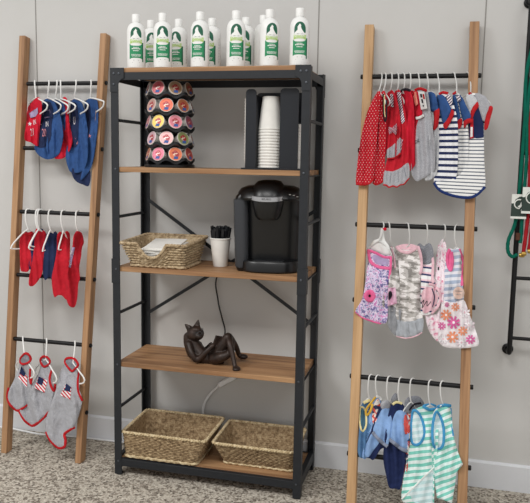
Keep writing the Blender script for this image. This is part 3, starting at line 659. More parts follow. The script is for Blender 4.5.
g.panel('cuff', [(433.5, 110), (439.2, 108.5), (439, 118), (437.5, 127), (433, 130), (434, 119)], 'red_trim', .004, .007, 'red cuff')
HR('navy striped pet shirt with red collar', 0, 436, 38, (439, 93), off=.03)
g = GR('pet_shirt', 'pet shirt with bold navy and white stripes on the right ladder top rung', 0, 436, 38, [(439, 94), (436.5, 100), (437, 125), (436, 150), (434.5, 175), (434.5, 182), (446, 182.5), (456, 178), (458.3, 150), (457.3, 120), (452, 100), (447, 93)], 'navy_stripe', T=.006, amp=.002, off=.03)
g.panel('sleeve', [(436.5, 97.5), (439, 95), (444, 96), (451.3, 109), (449, 116), (444, 124), (440, 114)], 'royal_cloth', .006, .007, 'navy blue sleeve')
g.panel('cuff', [(451.3, 109.5), (454, 112), (452, 119), (447.5, 127.5), (444.5, 128.5), (443.3, 124), (448.5, 117)], 'red_trim', .004, .008, 'red cuff')
g.patch('shoulder_yoke', [(446, 94.5), (449.5, 95), (452.5, 100), (451, 107.5), (447.5, 102)], 'strap_stripe', .004, 'striped shoulder')
g.strip('collar', [(439.5, 94), (443, 92.5), (448, 93.5)], 'red_trim', .005, .002, 'red collar'); g.strip('hem_trim', [(434.5, 181.5), (446, 182.7), (456, 178.3)], 'navy_trim', .0045, 0, front=False)
HR('thin striped pet shirt with navy sleeves', 0, 453, 36, (456.5, 93), off=.036)
g = GR('pet_shirt', 'thin striped pet shirt with two red cuffs between the bold striped and longest shirts', 0, 453, 36, [(456, 94), (452.5, 100), (455, 130), (452, 160), (440, 180.5), (448, 183), (460, 178), (467.5, 172), (468.7, 140), (466.5, 115), (463.5, 100), (459.5, 94)], 'thin_stripe', T=.005, amp=.002, off=.036)
g.panel('sleeve', [(452.5, 97), (455, 95), (458, 105), (460.5, 120), (455, 122.5), (453.5, 110)], 'royal_cloth', .005, .007, 'navy blue sleeve')
g.panel('sleeve', [(458, 96), (462, 97), (466, 105), (471, 117), (464, 121), (460.5, 112)], 'royal_cloth', .005, .006, 'navy blue sleeve')
g.panel('cuff', [(455, 122.5), (458.5, 118.5), (462, 119.5), (461, 127), (457, 129)], 'red_trim', .004, .009, 'red cuff'); g.panel('cuff', [(463.5, 122), (467, 118.3), (471.5, 119), (472, 122.5), (467, 124), (464.5, 129)], 'red_trim', .004, .009, 'red cuff')
g.strip('collar', [(453, 94.2), (456.5, 92.2)], 'red_trim', .005, .002, 'red collar'); g.strip('hem_trim', [(440, 181), (448, 183.2), (460, 178.3), (467.7, 172)], 'navy_trim', .0045, 0, front=False)
g.patch('shoulder_yoke', [(456.5, 96), (460, 95.5), (461, 100), (458, 102)], 'strap_stripe', .013)
HR('longest striped pet shirt with grey sleeves', 0, 467, 38, (470.5, 93), (490, 104), (478, 112), off=.016)
g = GR('pet_shirt', 'longest thin striped pet shirt with grey sleeves, right end of right ladder top rung', 0, 467, 38, [(470, 93.5), (466, 97), (468, 115), (468.5, 138), (465, 165), (455, 178), (434, 182.5), (440, 190), (452, 195), (466, 197.4), (476, 195), (485, 186.5), (484.3, 160), (484, 138), (483.5, 115), (482, 97), (476, 93.5)], 'thin_stripe', T=.006, amp=.002, off=.016, cs=-.06, leg=True)
g.patch('yoke', [(470, 95), (482, 98), (483.3, 115), (483.8, 137.5), (477, 138.3), (469.3, 139), (468.6, 118), (467, 98)], 'navy_deep', .0015, 'navy yoke')
g.panel('sleeve', [(466, 97), (471, 94), (477.8, 101), (472.5, 109), (469.5, 118), (467.3, 108)], 'heather_pale', .005, .006, 'pale grey sleeve')
g.panel('sleeve', [(475, 94), (484, 95.5), (487, 99), (490, 106), (485.5, 118), (484, 124), (480, 112)], 'heather_grey', .005, .005, 'grey sleeve')
g.panel('cuff', [(477.8, 101.5), (478.8, 106), (475, 112), (472.3, 119), (469.7, 120), (470.3, 112), (473.5, 105)], 'red_trim', .004, .008, 'red cuff')
g.panel('cuff', [(489.8, 106), (493, 108), (490.5, 118), (487.5, 128.5), (484.3, 129.5), (484.7, 122), (487, 112)], 'red_trim', .004, .007, 'red cuff')
g.strip('collar', [(469.2, 95), (471, 92.5)], 'red_trim', .005, .002, 'red collar')
g.strip('hem_trim', [(434, 182.8), (440, 190.4), (452, 195.4), (466, 197.7), (476, 195.3), (485, 186.8)], 'navy_trim', .005, 0, front=False)
tg = g.patch('price_tag', [(470.5, 119), (473.3, 118.5), (473.5, 137.5), (470, 139)], 'red_trim', .009, 'small red edged tag'); g.patch('tag_print', [(470.6, 127), (472.7, 127), (472.6, 136.5), (470.4, 137.4)], 'white_cloth', .010, parent=tg)

# ------------------------------------------------------------------ right ladder, middle rung
HR('floral pet dress with pink collar', 2, 382.3, 14, (379, 241), (391, 254), (380, 257), off=.016)
g = GR('pet_dress', 'purple patterned pet dress with pink collar, leftmost on the right ladder middle rung', 2, 382.3, 14, [(368.5, 249), (369, 258), (367, 268), (366, 280), (362, 299), (355.3, 311.5), (362, 317), (372, 321), (381, 323.3), (387, 321), (388, 300), (389, 285), (390.5, 268), (391.2, 256.5), (385, 255.5), (377, 252.5)], 'paisley', T=.008, amp=.004, off=.016)
g.patch('neck_lining', [(373, 255.5), (380, 256), (388, 259), (388, 265), (380, 264.5), (375, 262.5)], 'lavender_print', .0012, 'pale lining inside the neck', smooth=True)
g.strip('neck_trim', [(368.6, 249.5), (370, 260), (375, 265.5), (383, 267.8), (390, 268.3)], 'pink_trim', .006, .001, 'pink neck binding'); g.strip('neck_trim', [(369, 250.5), (376, 253), (384, 257), (391, 257.3)], 'pink_trim', .0048, .001, 'pink neck binding'); g.strip('neck_trim', [(391, 256.5), (390.5, 268), (389, 279)], 'pink_trim', .0045, .001, 'pink armhole binding')
g.strip('hem_trim', [(355.3, 311.7), (362, 317.2), (372, 321.3), (381, 323.6)], 'pink_trim', .003, 0, 'pink hem', front=False)
g.strip('flower_ring', [(369.7+3.6*math.cos(a), 296+3.8*math.sin(a)) for a in [2*PI*k/10 for k in range(10)]], 'pink_trim', .009, .003, 'pink fabric flower', closed=True); g.patch('flower_centre', [(369.7+2*math.cos(2*PI*k/8), 296+2*math.sin(2*PI*k/8)) for k in range(8)], 'black_cloth', .003)
g.panel('hanger_card', [(381, 229), (383.5, 230), (385, 240), (389, 246), (390.5, 254), (385, 255), (377, 251), (369.5, 248.5), (373, 241), (379, 238)], 'clear_plastic', .003, -.006, 'frosted plastic shoulder piece')
c_ = LR.hang(2, 383.8); tag(MB().lathe([(.004, -.002), (.0055, 0), (.0055, .009), (.004, .011)], 12, Matrix.Translation((c_.x, c_.y-.012, c_.z-.012)) @ Matrix.Rotation(PI/2, 4, 'Y')).build('size_clip', 'red_bright'), 'tiny red size clip on the hanger hook above the purple patterned dress', 'clip')
HR('grey camouflage pet dress hidden behind the purple patterned one', 2, 388, 14, (389.5, 247), (395, 256), (391, 260), off=-.018)
g = GR('pet_dress', 'grey camouflage pet dress with pink card, mostly hidden behind the purple patterned one', 2, 388, 14, [(387.5, 246), (384, 250), (385, 270), (384, 290), (383, 307), (398, 310), (399.5, 290), (398.5, 265), (395, 250), (392, 246)], 'camo', T=.005, off=-.03)
g.panel('ruffle', [(388, 305), (387.3, 322), (390, 330), (397, 334.5), (401, 312), (397, 308)], 'grey_rib', .003, .002, 'grey ruffle')
tg = g.panel('hang_card', [(388, 288), (395.5, 287.5), (397, 303.5), (387.5, 306.5)], 'card_pink', .0012, .018, 'pink cardboard hang card', smooth=False)
g.patch('card_print', [(388.6, 292), (391.5, 291.5), (392, 296), (389.5, 300), (388.4, 299)], 'black_cloth', .022, parent=tg, smooth=True); g.strip('strap', [(391, 247), (394, 257), (395, 268)], 'pale_pink', .004, .003, 'pale pink strap')
HR('grey camouflage pet dress with grey ruffle', 2, 407, 14, (409, 245.5), (416, 254), (411, 258), off=-.002)
g = GR('pet_dress', 'grey camouflage pet dress with pale pink straps, fully visible on the middle rung', 2, 407, 14, [(396, 246), (397.5, 258), (399, 270), (400, 288), (397, 302), (396, 320), (409, 322.5), (422, 319), (421, 308), (420, 290), (421.3, 268), (421, 254), (418, 245.5), (414, 247.5), (408, 249.5), (401, 248.5)], 'camo', T=.007, amp=.005, off=-.002)
rf = g.panel('ruffle', [(397, 318), (395.5, 327), (396.5, 336), (399, 336.8), (402, 335.8), (406, 338), (411, 335.9), (415, 336.2), (419, 333), (422, 332.3), (423.5, 325), (422.3, 318), (410, 321.5), (397, 319.5)], 'ruffle_grey', .004, .003, 'grey gathered ruffle', .006)
for a, b in (((401, 323), (401, 333)), ((408, 324), (409, 334)), ((415, 323), (417, 331))): g.strip('gather', [a, b], 'grey_rib', .0018, .006, parent=rf)
g.strip('ruffle_trim', [(396.5, 336.2), (399, 337), (406, 338.2), (415, 336.4), (422, 332.6)], 'pale_pink', .0022, .003, front=False)
g.strip('neck_trim', [(396.3, 246.5), (401, 251), (408, 252.5), (414, 249.5), (418, 246.5)], 'pale_pink', .006, .001, 'pale pink neck binding'); g.strip('armhole_trim', [(418, 246.5), (420.8, 256), (421.3, 268), (419.8, 274)], 'pale_pink', .006, .001, 'pale pink armhole binding')
g.patch('neck_lining', [(397.5, 246.5), (402, 244.3), (411, 244), (416, 246), (410, 249.5), (402, 249)], 'pale_pink', .0005, smooth=True)
HR('pink striped pet shirt with grey hood', 2, 425.5, 24, (426.5, 243.5), (431, 252), (427, 256), off=-.01)
g = GR('pet_shirt', 'pink and navy striped pet shirt with grey hood, right of the camouflage dress', 2, 425.5, 24, [(421, 258), (427, 260), (433.5, 258), (434.3, 278), (438, 286), (440, 296), (438.3, 306), (432, 313), (426, 315.3), (421, 313.5), (420.3, 300), (421, 280)], 'pink_stripe', T=.006, off=-.01)
g.panel('hood', [(416.5, 246.5), (420, 243.3), (424, 246), (429, 243), (432.5, 247), (433.5, 256), (431, 263), (425, 264.5), (420.5, 262), (419, 253)], 'heather_dark', .006, .004, 'grey knit hood')
g.strip('armhole_trim', [(431, 252), (433, 262), (432.5, 276), (433, 283)], 'pale_pink', .005, .003, 'pale pink armhole binding'); g.strip('hem_trim', [(429, 284), (434, 285.5), (439, 291), (440.2, 298), (437.5, 307), (431.5, 313.3)], 'pale_pink', .005, .002, 'pale pink hem binding')
g.patch('belly_panel', [(422, 292), (429, 287), (435, 289), (438, 297), (435.5, 305), (430, 311), (423, 312)], 'pale_pink', .003, 'pale pink lower panel', smooth=True)
g.strip('script_print', [(421.5, 303), (424, 300), (422, 308), (427, 301), (427, 306), (431, 301.5)], 'black_cloth', .0013, .0045, 'dark script print'); g.strip('navy_band', [(432, 288.5), (434.3, 297), (432.5, 307)], 'navy_cloth', .0022, .004)
HR('narrow pink patterned pet dress', 2, 443.5, 40, (443, 243), (446, 252), (444, 256), off=-.012)
g = GR('pet_dress', 'narrow pale pink patterned pet dress between the striped shirt and the flowered dress', 2, 443.5, 40, [(441.5, 240), (437.5, 248), (436, 262), (434.5, 284), (437, 300), (444, 302), (446, 280), (447.5, 256), (446.3, 246), (444, 240)], 'pink_flower', T=.005, off=-.012)
g.patch('pattern_mark', [(437.7, 267), (439.2, 267), (439.2, 270), (437.7, 270)], 'black_cloth', .002)
HR('flowered pet dress with pink skirt blossoms', 2, 456.7, -8, (456.5, 247), (449.5, 257), (454, 261), off=.010)
g = GR('pet_dress', 'pet dress with blue grey striped bodice and pink and orange flowered skirt', 2, 456.7, -8, [(450, 248.5), (447, 253), (444.5, 270), (443, 287), (442, 303), (452, 304.5), (463.5, 301), (462.3, 281), (461.3, 265), (460.5, 252), (458, 247.5), (454, 249.5)], 'blue_grey_stripe', T=.008, off=.010, amp=.004)
g.panel('skirt', [(442.5, 301), (440.5, 318), (437.8, 337), (442, 345.5), (452, 348.3), (463, 348.2), (471, 347.5), (479, 344), (475.5, 330), (469, 313), (463.5, 299.5), (453, 302.5)], 'flower_cloth', .005, .004, 'white skirt with pink and orange flowers')
def daisy(cx, cy, r, n=8): return [(cx+r*(1 if k % 4 in (1, 2) else .38 if k % 4 == 0 else .95)*math.cos(2*PI*k/(4*n)), cy+r*(1 if k % 4 in (1, 2) else .38 if k % 4 == 0 else .95)*math.sin(2*PI*k/(4*n))) for k in range(4*n)]
for cx, cy, r, mt in ((446, 315, 5.6, 'petal_orange'), (453.5, 322.5, 6.6, 'petal_pink'), (455.3, 307, 4.2, 'petal_orange'), (452.5, 337, 6, 'petal_orange'), (462.7, 331, 4.8, 'petal_orange'), (470.5, 339.5, 4.8, 'petal_pink'), (441.8, 326, 4, 'petal_pink'), (464.7, 312.5, 5.2, 'petal_white'), (469.5, 325, 5, 'petal_white'), (461.5, 342.5, 4.6, 'petal_white'), (443.5, 339, 4.6, 'petal_white'), (447, 304.6, 2.6, 'petal_pink')):
    if mt == 'petal_white': g.patch('flower_outline', daisy(cx, cy, r+.5), 'petal_line', .0122, g=.006)
    f_ = g.patch('flower', daisy(cx, cy, r), mt, .0126, g=.006)
    g.patch('flower_eye', [(cx+r*.22*math.cos(2*PI*k/8), cy+r*.22*math.sin(2*PI*k/8)) for k in range(8)], 'petal_white' if mt != 'petal_white' else 'pale_pink', .0132, parent=f_)
g.panel('back_skirt', [(442, 302), (436, 314), (426, 314), (427, 325), (430.5, 333.5), (438.5, 341.5), (443, 330), (445, 310)], 'pink_flower', .003, -.014, 'pale back of the skirt')
g.strip('armhole_trim', [(449.5, 249), (447, 256), (448, 266), (451, 270.5), (453, 262), (452, 252)], 'pink_trim', .0045, .002, 'pink armhole binding'); g.patch('armhole_lining', [(449.5, 250), (447.8, 257), (448.6, 265), (451, 269), (452.3, 261), (451.5, 252)], 'pink_trim', .001, smooth=True)
g.strip('strap', [(459, 249), (463.5, 262), (461.8, 268), (462, 286)], 'pink_trim', .005, -.004, 'pink strap at the back')
cx_, cy_ = 458.7, 293; tg = g.patch('hang_tag', [(cx_+5.8*math.cos(2*PI*k/20), cy_+6.3*math.sin(2*PI*k/20)) for k in range(20)], 'card_blush', .014, 'round blush coloured tag', .006)
for yy, a, b in ((291, 455.5, 462), (294.3, 456.5, 461)): g.strip('tag_print', [(a, yy), (b, yy+.4)], 'grey_rib', .0007, .0148, parent=tg)

# ------------------------------------------------------------------ right ladder, bottom rung
HR('teal pet tank with pale yellow edging', 4, 371, -30, (369, 398), (353.5, 417), (360, 412), mat='clear_plastic')
g = GR('pet_tank_top', 'teal pet tank top with pale yellow edging, leftmost on right ladder bottom rung', 4, 371, -30, [(365, 401), (361, 406), (360, 420), (358.8, 435), (357.6, 450), (360, 457.5), (365, 457), (371, 450), (371.5, 430), (370.5, 410), (369.5, 401)], 'steel_blue_cloth', T=.006)
g.patch('armhole_lining', [(360.5, 410), (360.7, 427), (363, 430.5), (366, 425), (365.5, 412)], 'teal_cloth', .001, smooth=True)
g.strip('armhole_trim', [(360.3, 408.5), (360, 420), (361, 429), (363.5, 431), (366.3, 424), (365.5, 412), (363, 407.5)], 'yellow_trim', .0034, .001, 'pale yellow armhole binding', closed=True); g.strip('neck_trim', [(363.5, 403), (366.5, 401.5), (370, 400.5)], 'yellow_trim', .0055, .002, 'pale yellow neck binding')
HR('light blue pet shirt with coral pattern and mustard edging', 4, 377.7, -30, (378, 398), (368, 410), (374, 412), mat='clear_plastic')
g = GR('pet_shirt', 'light blue pet shirt with coral pattern and mustard edging on the bottom rung', 4, 377.7, -30, [(376, 396.5), (371, 404), (369, 416), (367, 432), (363.5, 448), (362, 456.5), (366, 458.5), (374, 446), (379, 430), (381.5, 412), (380.5, 399)], 'light_blue_cloth', T=.006)
g.patch('front_panel', [(374, 404), (378.5, 399), (381, 410), (379, 424), (375, 428), (372, 418)], 'pattern_coral', .0014, 'coral patterned front', smooth=True)
g.strip('armhole_trim', [(375.5, 397), (371, 403), (366.5, 409), (366.3, 415), (370, 412), (372.5, 404)], 'mustard', .0042, .003, 'mustard edging'); g.strip('neck_trim', [(376.2, 396.5), (379.5, 397.6), (381, 400)], 'white_cloth', .005, .002)
HR('light blue pet shirt with grey collar on the bottom rung', 4, 389.4, -28, (388, 401), (379, 412), (384, 414), mat='clear_plastic')
g = GR('pet_shirt', 'light blue pet shirt with dark fold and grey collar left of the navy shirt', 4, 389.4, -28, [(384, 402.5), (378, 410), (373, 425), (368, 438), (363.5, 453), (370, 458.5), (374, 459.5), (381, 449), (388, 446.5), (391, 435), (394, 415), (391, 404)], 'navy_deep', T=.007)
g.panel('sleeve', [(383, 408), (377.5, 418), (373, 431.5), (380, 440), (387.5, 445.5), (390.5, 434), (393.5, 416), (389, 408)], 'light_blue_cloth', .006, .007, 'light blue sleeve')
g.strip('cuff', [(373, 432.5), (380, 440.5), (387.5, 446.5)], 'slate_cuff', .0062, .008, 'slate grey cuff'); g.panel('tail', [(373.5, 432), (367.5, 441), (363, 454), (368, 457.3), (373, 451), (380, 440)], 'light_blue_cloth', .004, .005, 'light blue lower fold')
g.panel('collar', [(380.5, 404), (384, 400.5), (389, 401), (390.5, 407), (386, 410.5), (381.5, 408.5)], 'heather_grey', .005, .007, 'grey collar')
HR('navy pet shirt with light blue sleeve', 4, 401, -28, (399, 402), (391, 413), (396, 415), mat='clear_plastic')
g = GR('pet_shirt', 'navy pet shirt with light blue sleeve and long dark body, right ladder bottom', 4, 401, -28, [(393.5, 403), (389, 411), (386, 428), (384, 444), (383.3, 460), (386, 475), (389.2, 487.5), (395, 488.6), (400.5, 488.6), (404, 472), (407, 452), (409, 430), (406, 412), (402.5, 404)], 'navy_deep', T=.008, amp=.005)
g.panel('sleeve', [(396, 412), (391.5, 424), (388.7, 437.5), (396, 443.5), (404, 448.8), (408, 448.5), (409, 430), (407, 415), (402, 410.5)], 'light_blue_cloth', .006, .008, 'light blue sleeve')
g.strip('cuff', [(389, 439), (396, 444.5), (403, 449.5), (407.7, 451)], 'slate_cuff', .0066, .009, 'slate grey cuff'); g.strip('collar', [(392.5, 404.5), (396.5, 402.2), (402, 403.5)], 'yellow_trim', .0045, .003, 'pale yellow collar')
g.panel('hood', [(391, 399), (395, 393), (398.3, 396), (397.5, 402), (393, 404)], 'heather_dark', .005, -.006, 'grey hood')
HR('grey hooded pet shirt with coral sleeve', 4, 412.4, -28, (411, 402), (403, 414), (408, 416), mat='clear_plastic')
g = GR('pet_shirt', 'grey hooded pet shirt with coral sleeve squeezed between the navy and the aqua striped shirts', 4, 412.4, -28, [(408, 403), (403.5, 411), (403, 430), (404, 455), (402, 470), (408, 471), (409.5, 450), (411, 420), (413, 406)], 'pattern_coral', T=.006, off=-.014)
g.panel('sleeve', [(400.3, 416), (406, 414.5), (408.5, 424), (410, 432), (405, 434), (402, 428)], 'coral_cloth', .005, .010, 'coral sleeve')
g.panel('hood', [(404.5, 403), (407, 398), (413, 396), (419, 396.5), (423.5, 401.5), (423.5, 405), (417, 408), (411, 413), (405, 412.5)], 'heather_dark', .004, .006, 'dark grey hood'); g.strip('hood_trim', [(409.5, 410), (414, 404.5), (421, 403)], 'black_cloth', .0035, .013)
HR('aqua striped pet shirt, the left one', 4, 430.5, -24, (430, 405), (420, 415), (426, 418), mat='clear_plastic')
g = GR('pet_shirt', 'aqua and white striped pet shirt with open lower front, the left one of two', 4, 430.5, -24, [(424, 406), (415, 410), (412, 420), (410.3, 440), (405.5, 468), (401.5, 499), (412, 503.5), (425, 509), (433.5, 509), (434.5, 468), (437.5, 450), (438.5, 420), (436.5, 408), (430, 408)], 'aqua_stripe', T=.008, amp=.005)
g.patch('inside_back', [(433.5, 467.5), (427, 474), (421, 480), (408, 493), (413, 502), (425, 507.5), (433, 507.5)], 'inside_stripe', .0012, 'pale inside of the back')
g.patch('armhole_lining', [(413.5, 412), (418.3, 414), (422.5, 423), (423.8, 434), (420.8, 441), (416.2, 443.8), (412, 440), (411.8, 425)], 'inside_stripe', .0012, 'pale inside of the armhole', smooth=True)
g.strip('armhole_trim', [(413, 411), (418.5, 413), (423, 422.5), (424.5, 434), (421.2, 442), (416, 445), (411.6, 441), (411.3, 425)], 'aqua_trim', .0048, .002, 'blue armhole binding', closed=True); g.strip('neck_trim', [(423, 406), (429, 409.5), (436.5, 408.5)], 'aqua_trim', .0058, .002, 'blue neck binding'); g.strip('neck_trim', [(424, 405.5), (430, 404.3), (436, 406)], 'aqua_trim', .004, -.006, 'blue neck binding')
g.strip('hem_trim', [(433.8, 467.5), (421, 480), (408, 493), (401.7, 499)], 'label_white', .0028, .002)
HR('aqua striped pet shirt, the right one', 4, 442.3, -24, (443, 404.5), (434, 414), (440, 417), off=.004, mat='clear_plastic')
g = GR('pet_shirt', 'aqua and white striped pet shirt with a pointed right side, the right one of two', 4, 442.3, -24, [(438.5, 406.5), (434.5, 412), (432.5, 425), (432, 440), (431.5, 460), (434, 480), (437, 498), (445, 500.5), (452, 503.5), (455, 485), (456.5, 472.5), (463, 464.3), (458, 452), (453.5, 436), (452, 420), (451, 410), (448.5, 405.5)], 'aqua_stripe_tilt', T=.009, amp=.006, off=.004, smooth=False)
g.patch('armhole_lining', [(436.3, 413.5), (440, 418), (443, 430), (442.3, 444), (438, 447.7), (434, 444), (433, 428)], 'inside_stripe', .0012, 'pale inside of the armhole', smooth=True)
g.strip('armhole_trim', [(435.8, 412.3), (440.7, 417.5), (443.8, 430), (443, 445), (438.2, 449), (433.4, 445), (432.5, 428)], 'aqua_trim', .0046, .002, 'blue armhole binding', closed=True); g.strip('neck_trim', [(437.5, 407), (444, 405), (450.5, 406)], 'aqua_trim', .0058, .002, 'blue neck binding'); g.strip('back_trim', [(450.8, 408), (451.5, 422), (453.3, 436)], 'aqua_trim', .003, 0, 'blue armhole binding at the back', front=False)
# ------------------------------------------------------------------ things on the shelves
def face_cam(P):
    return math.atan2(CAM.x-P[0], -(CAM.y-P[1]))        # yaw (0 = towards -y, positive towards +x)
def wrap_patch(poly, r, g=.006, cz=0):
    """flat (arc, z) polygon wrapped on a cylinder of radius r, facing -y"""
    v, f, on = tri(poly, g); mb = MB(); mb.v = [(r*math.sin(u/r), -r*math.cos(u/r), z) for u, z in v]
    for q in f:
        a = [v[i] for i in q]; ar = (a[1][0]-a[0][0])*(a[2][1]-a[0][1])-(a[2][0]-a[0][0])*(a[1][1]-a[0][1])
        mb.f.append(tuple(q) if ar > 0 else tuple(q)[::-1])
    return mb
def wrap_text(body, size, r, c, squash=1):
    v, f = text_mesh(body, size); mb = MB(); mb.v = [(r*math.sin((x*squash+c[0])/r), -r*math.cos((x*squash+c[0])/r), y+c[1]) for x, y in v]; mb.f = f; return mb
def rect(x0, z0, x1, z1): return [(x0, z0), (x1, z0), (x1, z1), (x0, z1)]
# --- shampoo bottles
def make_bottle():
    root = empty('shampoo_bottle', (0, 0, 0), 'x', 'bottle')
    R = .0315
    prof = [(.027, 0), (.0305, .0015), (R, .005), (R, .125), (.0312, .134), (.0295, .142), (.0262, .150), (.0215, .1565), (.0165, .160), (.0125, .1615), (.0122, .166)]
    MB().lathe(prof, 40).build('body', 'white_plastic', root)
    MB().lathe([(.0133, .1635), (.0142, .1645), (.0142, .170), (.0142, .189), (.0132, .1912), (.009, .1922)], 28).build('cap', 'white_plastic', root)
    r = R+.0004
    wrap_patch([(-.024, .031), (.0235, .031), (.0235, .022), (.0275, .022), (.0275, .0895), (.0215, .0895), (.0215, .0845), (-.024, .0845)], r).build('label_panel', 'label_green', root, fix=False)
    wrap_patch(rect(.0225, .022, .0275, .0895), r+.0002).build('label_flap', 'label_dark_green', root, fix=False)
    wrap_patch(rect(-.0215, .0845, .0215, .1005), r+.0002).build('lime_band', 'label_lime', root, fix=False)
    arch = [(-.0195, .103), (-.0195, .117)]+[(-.0195*math.cos(PI*k/14), .119+.0235*math.sin(PI*k/14)) for k in range(15)]+[(.0195, .103)]
    arch = arch[:-1]+[(.0195, .108), (.008, .102), (-.008, .102)]
    wrap_patch(arch, r+.0002, .004).build('logo', 'label_dark_green', root, fix=False)
    dog = [(-.0185, .1012), (-.0185, .106), (-.013, .1115), (-.0085, .115), (-.0075, .121), (-.0085, .125), (-.0065, .1285), (-.003, .1335), (-.001, .1365), (.0012, .1335), (.0035, .131), (.0025, .127), (.004, .121), (.0075, .115), (.012, .109), (.0165, .1045), (.0165, .1012)]
    wrap_patch(dog, r+.0005, .004).build('dog_emblem', 'label_white', root, fix=False)
    wrap_text('NATURAL', .0088, r+.0005, (0, .0955), .98).build('lettering', 'label_white', root, smooth=0, fix=False)
    for k, (wd, z, h) in enumerate(((.026, .0885, .0012), (.020, .0705, .0022), (.030, .0655, .0032), (.020, .0590, .0026), (.034, .0465, .0014), (.034, .0435, .0014), (.030, .0405, .0014))):
        mb = MB(); x = -wd/2; random.seed(k)
        while x < wd/2:
            l = random.uniform(.0025, .005); p = wrap_patch(rect(x, z, min(x+l, wd/2), z+h), r+.0005); mb.add(p.v, p.f); x += l+.0011
        mb.build('small_print', 'label_white', root, smooth=0, fix=False)
    mb = MB()
    for z, wd in ((.0265, .018), (.0185, .026)):
        p = wrap_patch(rect(-wd/2, z, wd/2, z+.0014), r+.0002); mb.add(p.v, p.f)
    mb.build('small_print', 'seam_grey', root, smooth=0, fix=False)
    mb = MB()
    for k in range(9):
        p = wrap_patch(rect(.042, .03+k*.010, .0436, .037+k*.010), r+.0002); mb.add(p.v, p.f)
    mb.build('small_print', 'seam_grey', root, smooth=0, fix=False)
    return root
proto = make_bottle(); proto.scale = (1.05, 1.05, 1.0)
BOT = [(.083, -.268, 0, 'white shampoo bottle at the left end of the front row on top shelf'),
       (.092, -.155, .1, 'shampoo bottle half hidden in the gap between the two leftmost front bottles'),
       (.188, -.272, .0, 'second front row shampoo bottle from the left on the top shelf'),
       (.205, -.160, -.35, 'rear shampoo bottle just right of the second front row bottle'),
       (.3285, -.270, -.28, 'third front row shampoo bottle from the left, its label turned left'),
       (.334, -.155, -.45, 'rear shampoo bottle peeking out right of the third front row bottle'),
       (.4605, -.268, .06, 'fourth front row shampoo bottle from the left, label facing forward'),
       (.462, -.150, -.2, 'mostly hidden shampoo bottle directly behind the fourth front row bottle'),
       (.581, -.268, .3, 'fifth front row shampoo bottle, second from the right end, label turned right'),
       (.535, -.175, .9, 'shampoo bottle mostly hidden behind the second bottle from the right end'),
       (.6875, -.272, .05, 'white shampoo bottle alone at the right end of the top shelf')]
for i, (x, y, tw, lab) in enumerate(BOT):
    o = proto if i == 0 else copy_tree(proto)
    o.location = (x, y, Z1); o.rotation_euler = (0, 0, face_cam((x, y))*.95+tw); tag(o, lab, 'bottle', 'shampoo bottles on the top shelf')

# --- coffee pod carousel
CX, CY = .182, -.190
car = empty('pod_carousel', (CX, CY, Z2), 'black five-tier coffee pod carousel on the second shelf', 'pod holder')
MB().lathe([(.088, 0), (.094, .002), (.094, .010), (.088, .013), (.03, .015)], 48).build('base', 'black_gloss', car)
MB().lathe([(.034, .013), (.034, .318), (.03, .322)], 8).build('column', 'black_plastic', car)
TZ = [1.479, 1.4175, 1.3585, 1.299, 1.2415]
VA = face_cam((CX, CY))
for k, z in enumerate(TZ):
    ph = math.radians(14 if k % 2 == 0 else -9)+VA; mb = MB(); n = 96; vs = []
    for i in range(n):
        a = 2*PI*i/n; wv = .5-.5*math.cos(8*(a-ph)); top = z-Z2-.029+.015*wv; bot = top-.009; ro = .084+.010*wv
        for rr, h in ((ro, top), (ro, bot), (ro-.006, bot-.002), (.056, z-Z2-.034), (.056, z-Z2-.030), (ro-.005, top-.002)):
            vs.append((rr*math.sin(a), -rr*math.cos(a), h))
    fs = [(i*6+j, i*6+(j+1) % 6, ((i+1) % n)*6+(j+1) % 6, ((i+1) % n)*6+j) for i in range(n) for j in range(6)]
    mb.add(vs, fs).build('tier_tray', 'black_plastic', car)
    mb = MB()
    for j in range(8):
        a = ph+(j+.5)*PI/4; d = Vector((math.sin(a), -math.cos(a), 0)); mb.bar(d*.03+Vector((0, 0, z-Z2-.03)), d*.066+Vector((0, 0, z-Z2-.03)), .006, .006)
    mb.build('tray_spoke', 'black_plastic', car)
def lidmat(nm, c1, c2, c3):
    m = M(nm, c1, .35, .1, .5); v = m.co(); xyz = m.sep(v)
    r = m.math('SQRT', m.math('ADD', m.math('POWER', xyz[0], 2.0), m.math('POWER', xyz[1], 2.0)))
    base = m.ramp(m.math('MULTIPLY', r, 40.0), [(.0, c2), (.30, c2), (.42, c1), (.80, c1), (.86, c3), (1, c3)])
    blot = m.ramp(m.noise(v, 130, 2), [(.44, (0, 0, 0)), (.52, (255, 255, 255))])
    inner = m.ramp(m.math('MULTIPLY', r, 40.0), [(.45, (255, 255, 255)), (.62, (0, 0, 0))])
    m.col(m.mix(m.math('MULTIPLY', blot, inner), base, (168, 44, 52))); return nm
plain('pod_label_blue', (58, 92, 160), .5, 0, .4, .03); plain('pod_white', (212, 206, 200), .6, 0, .4, .03)
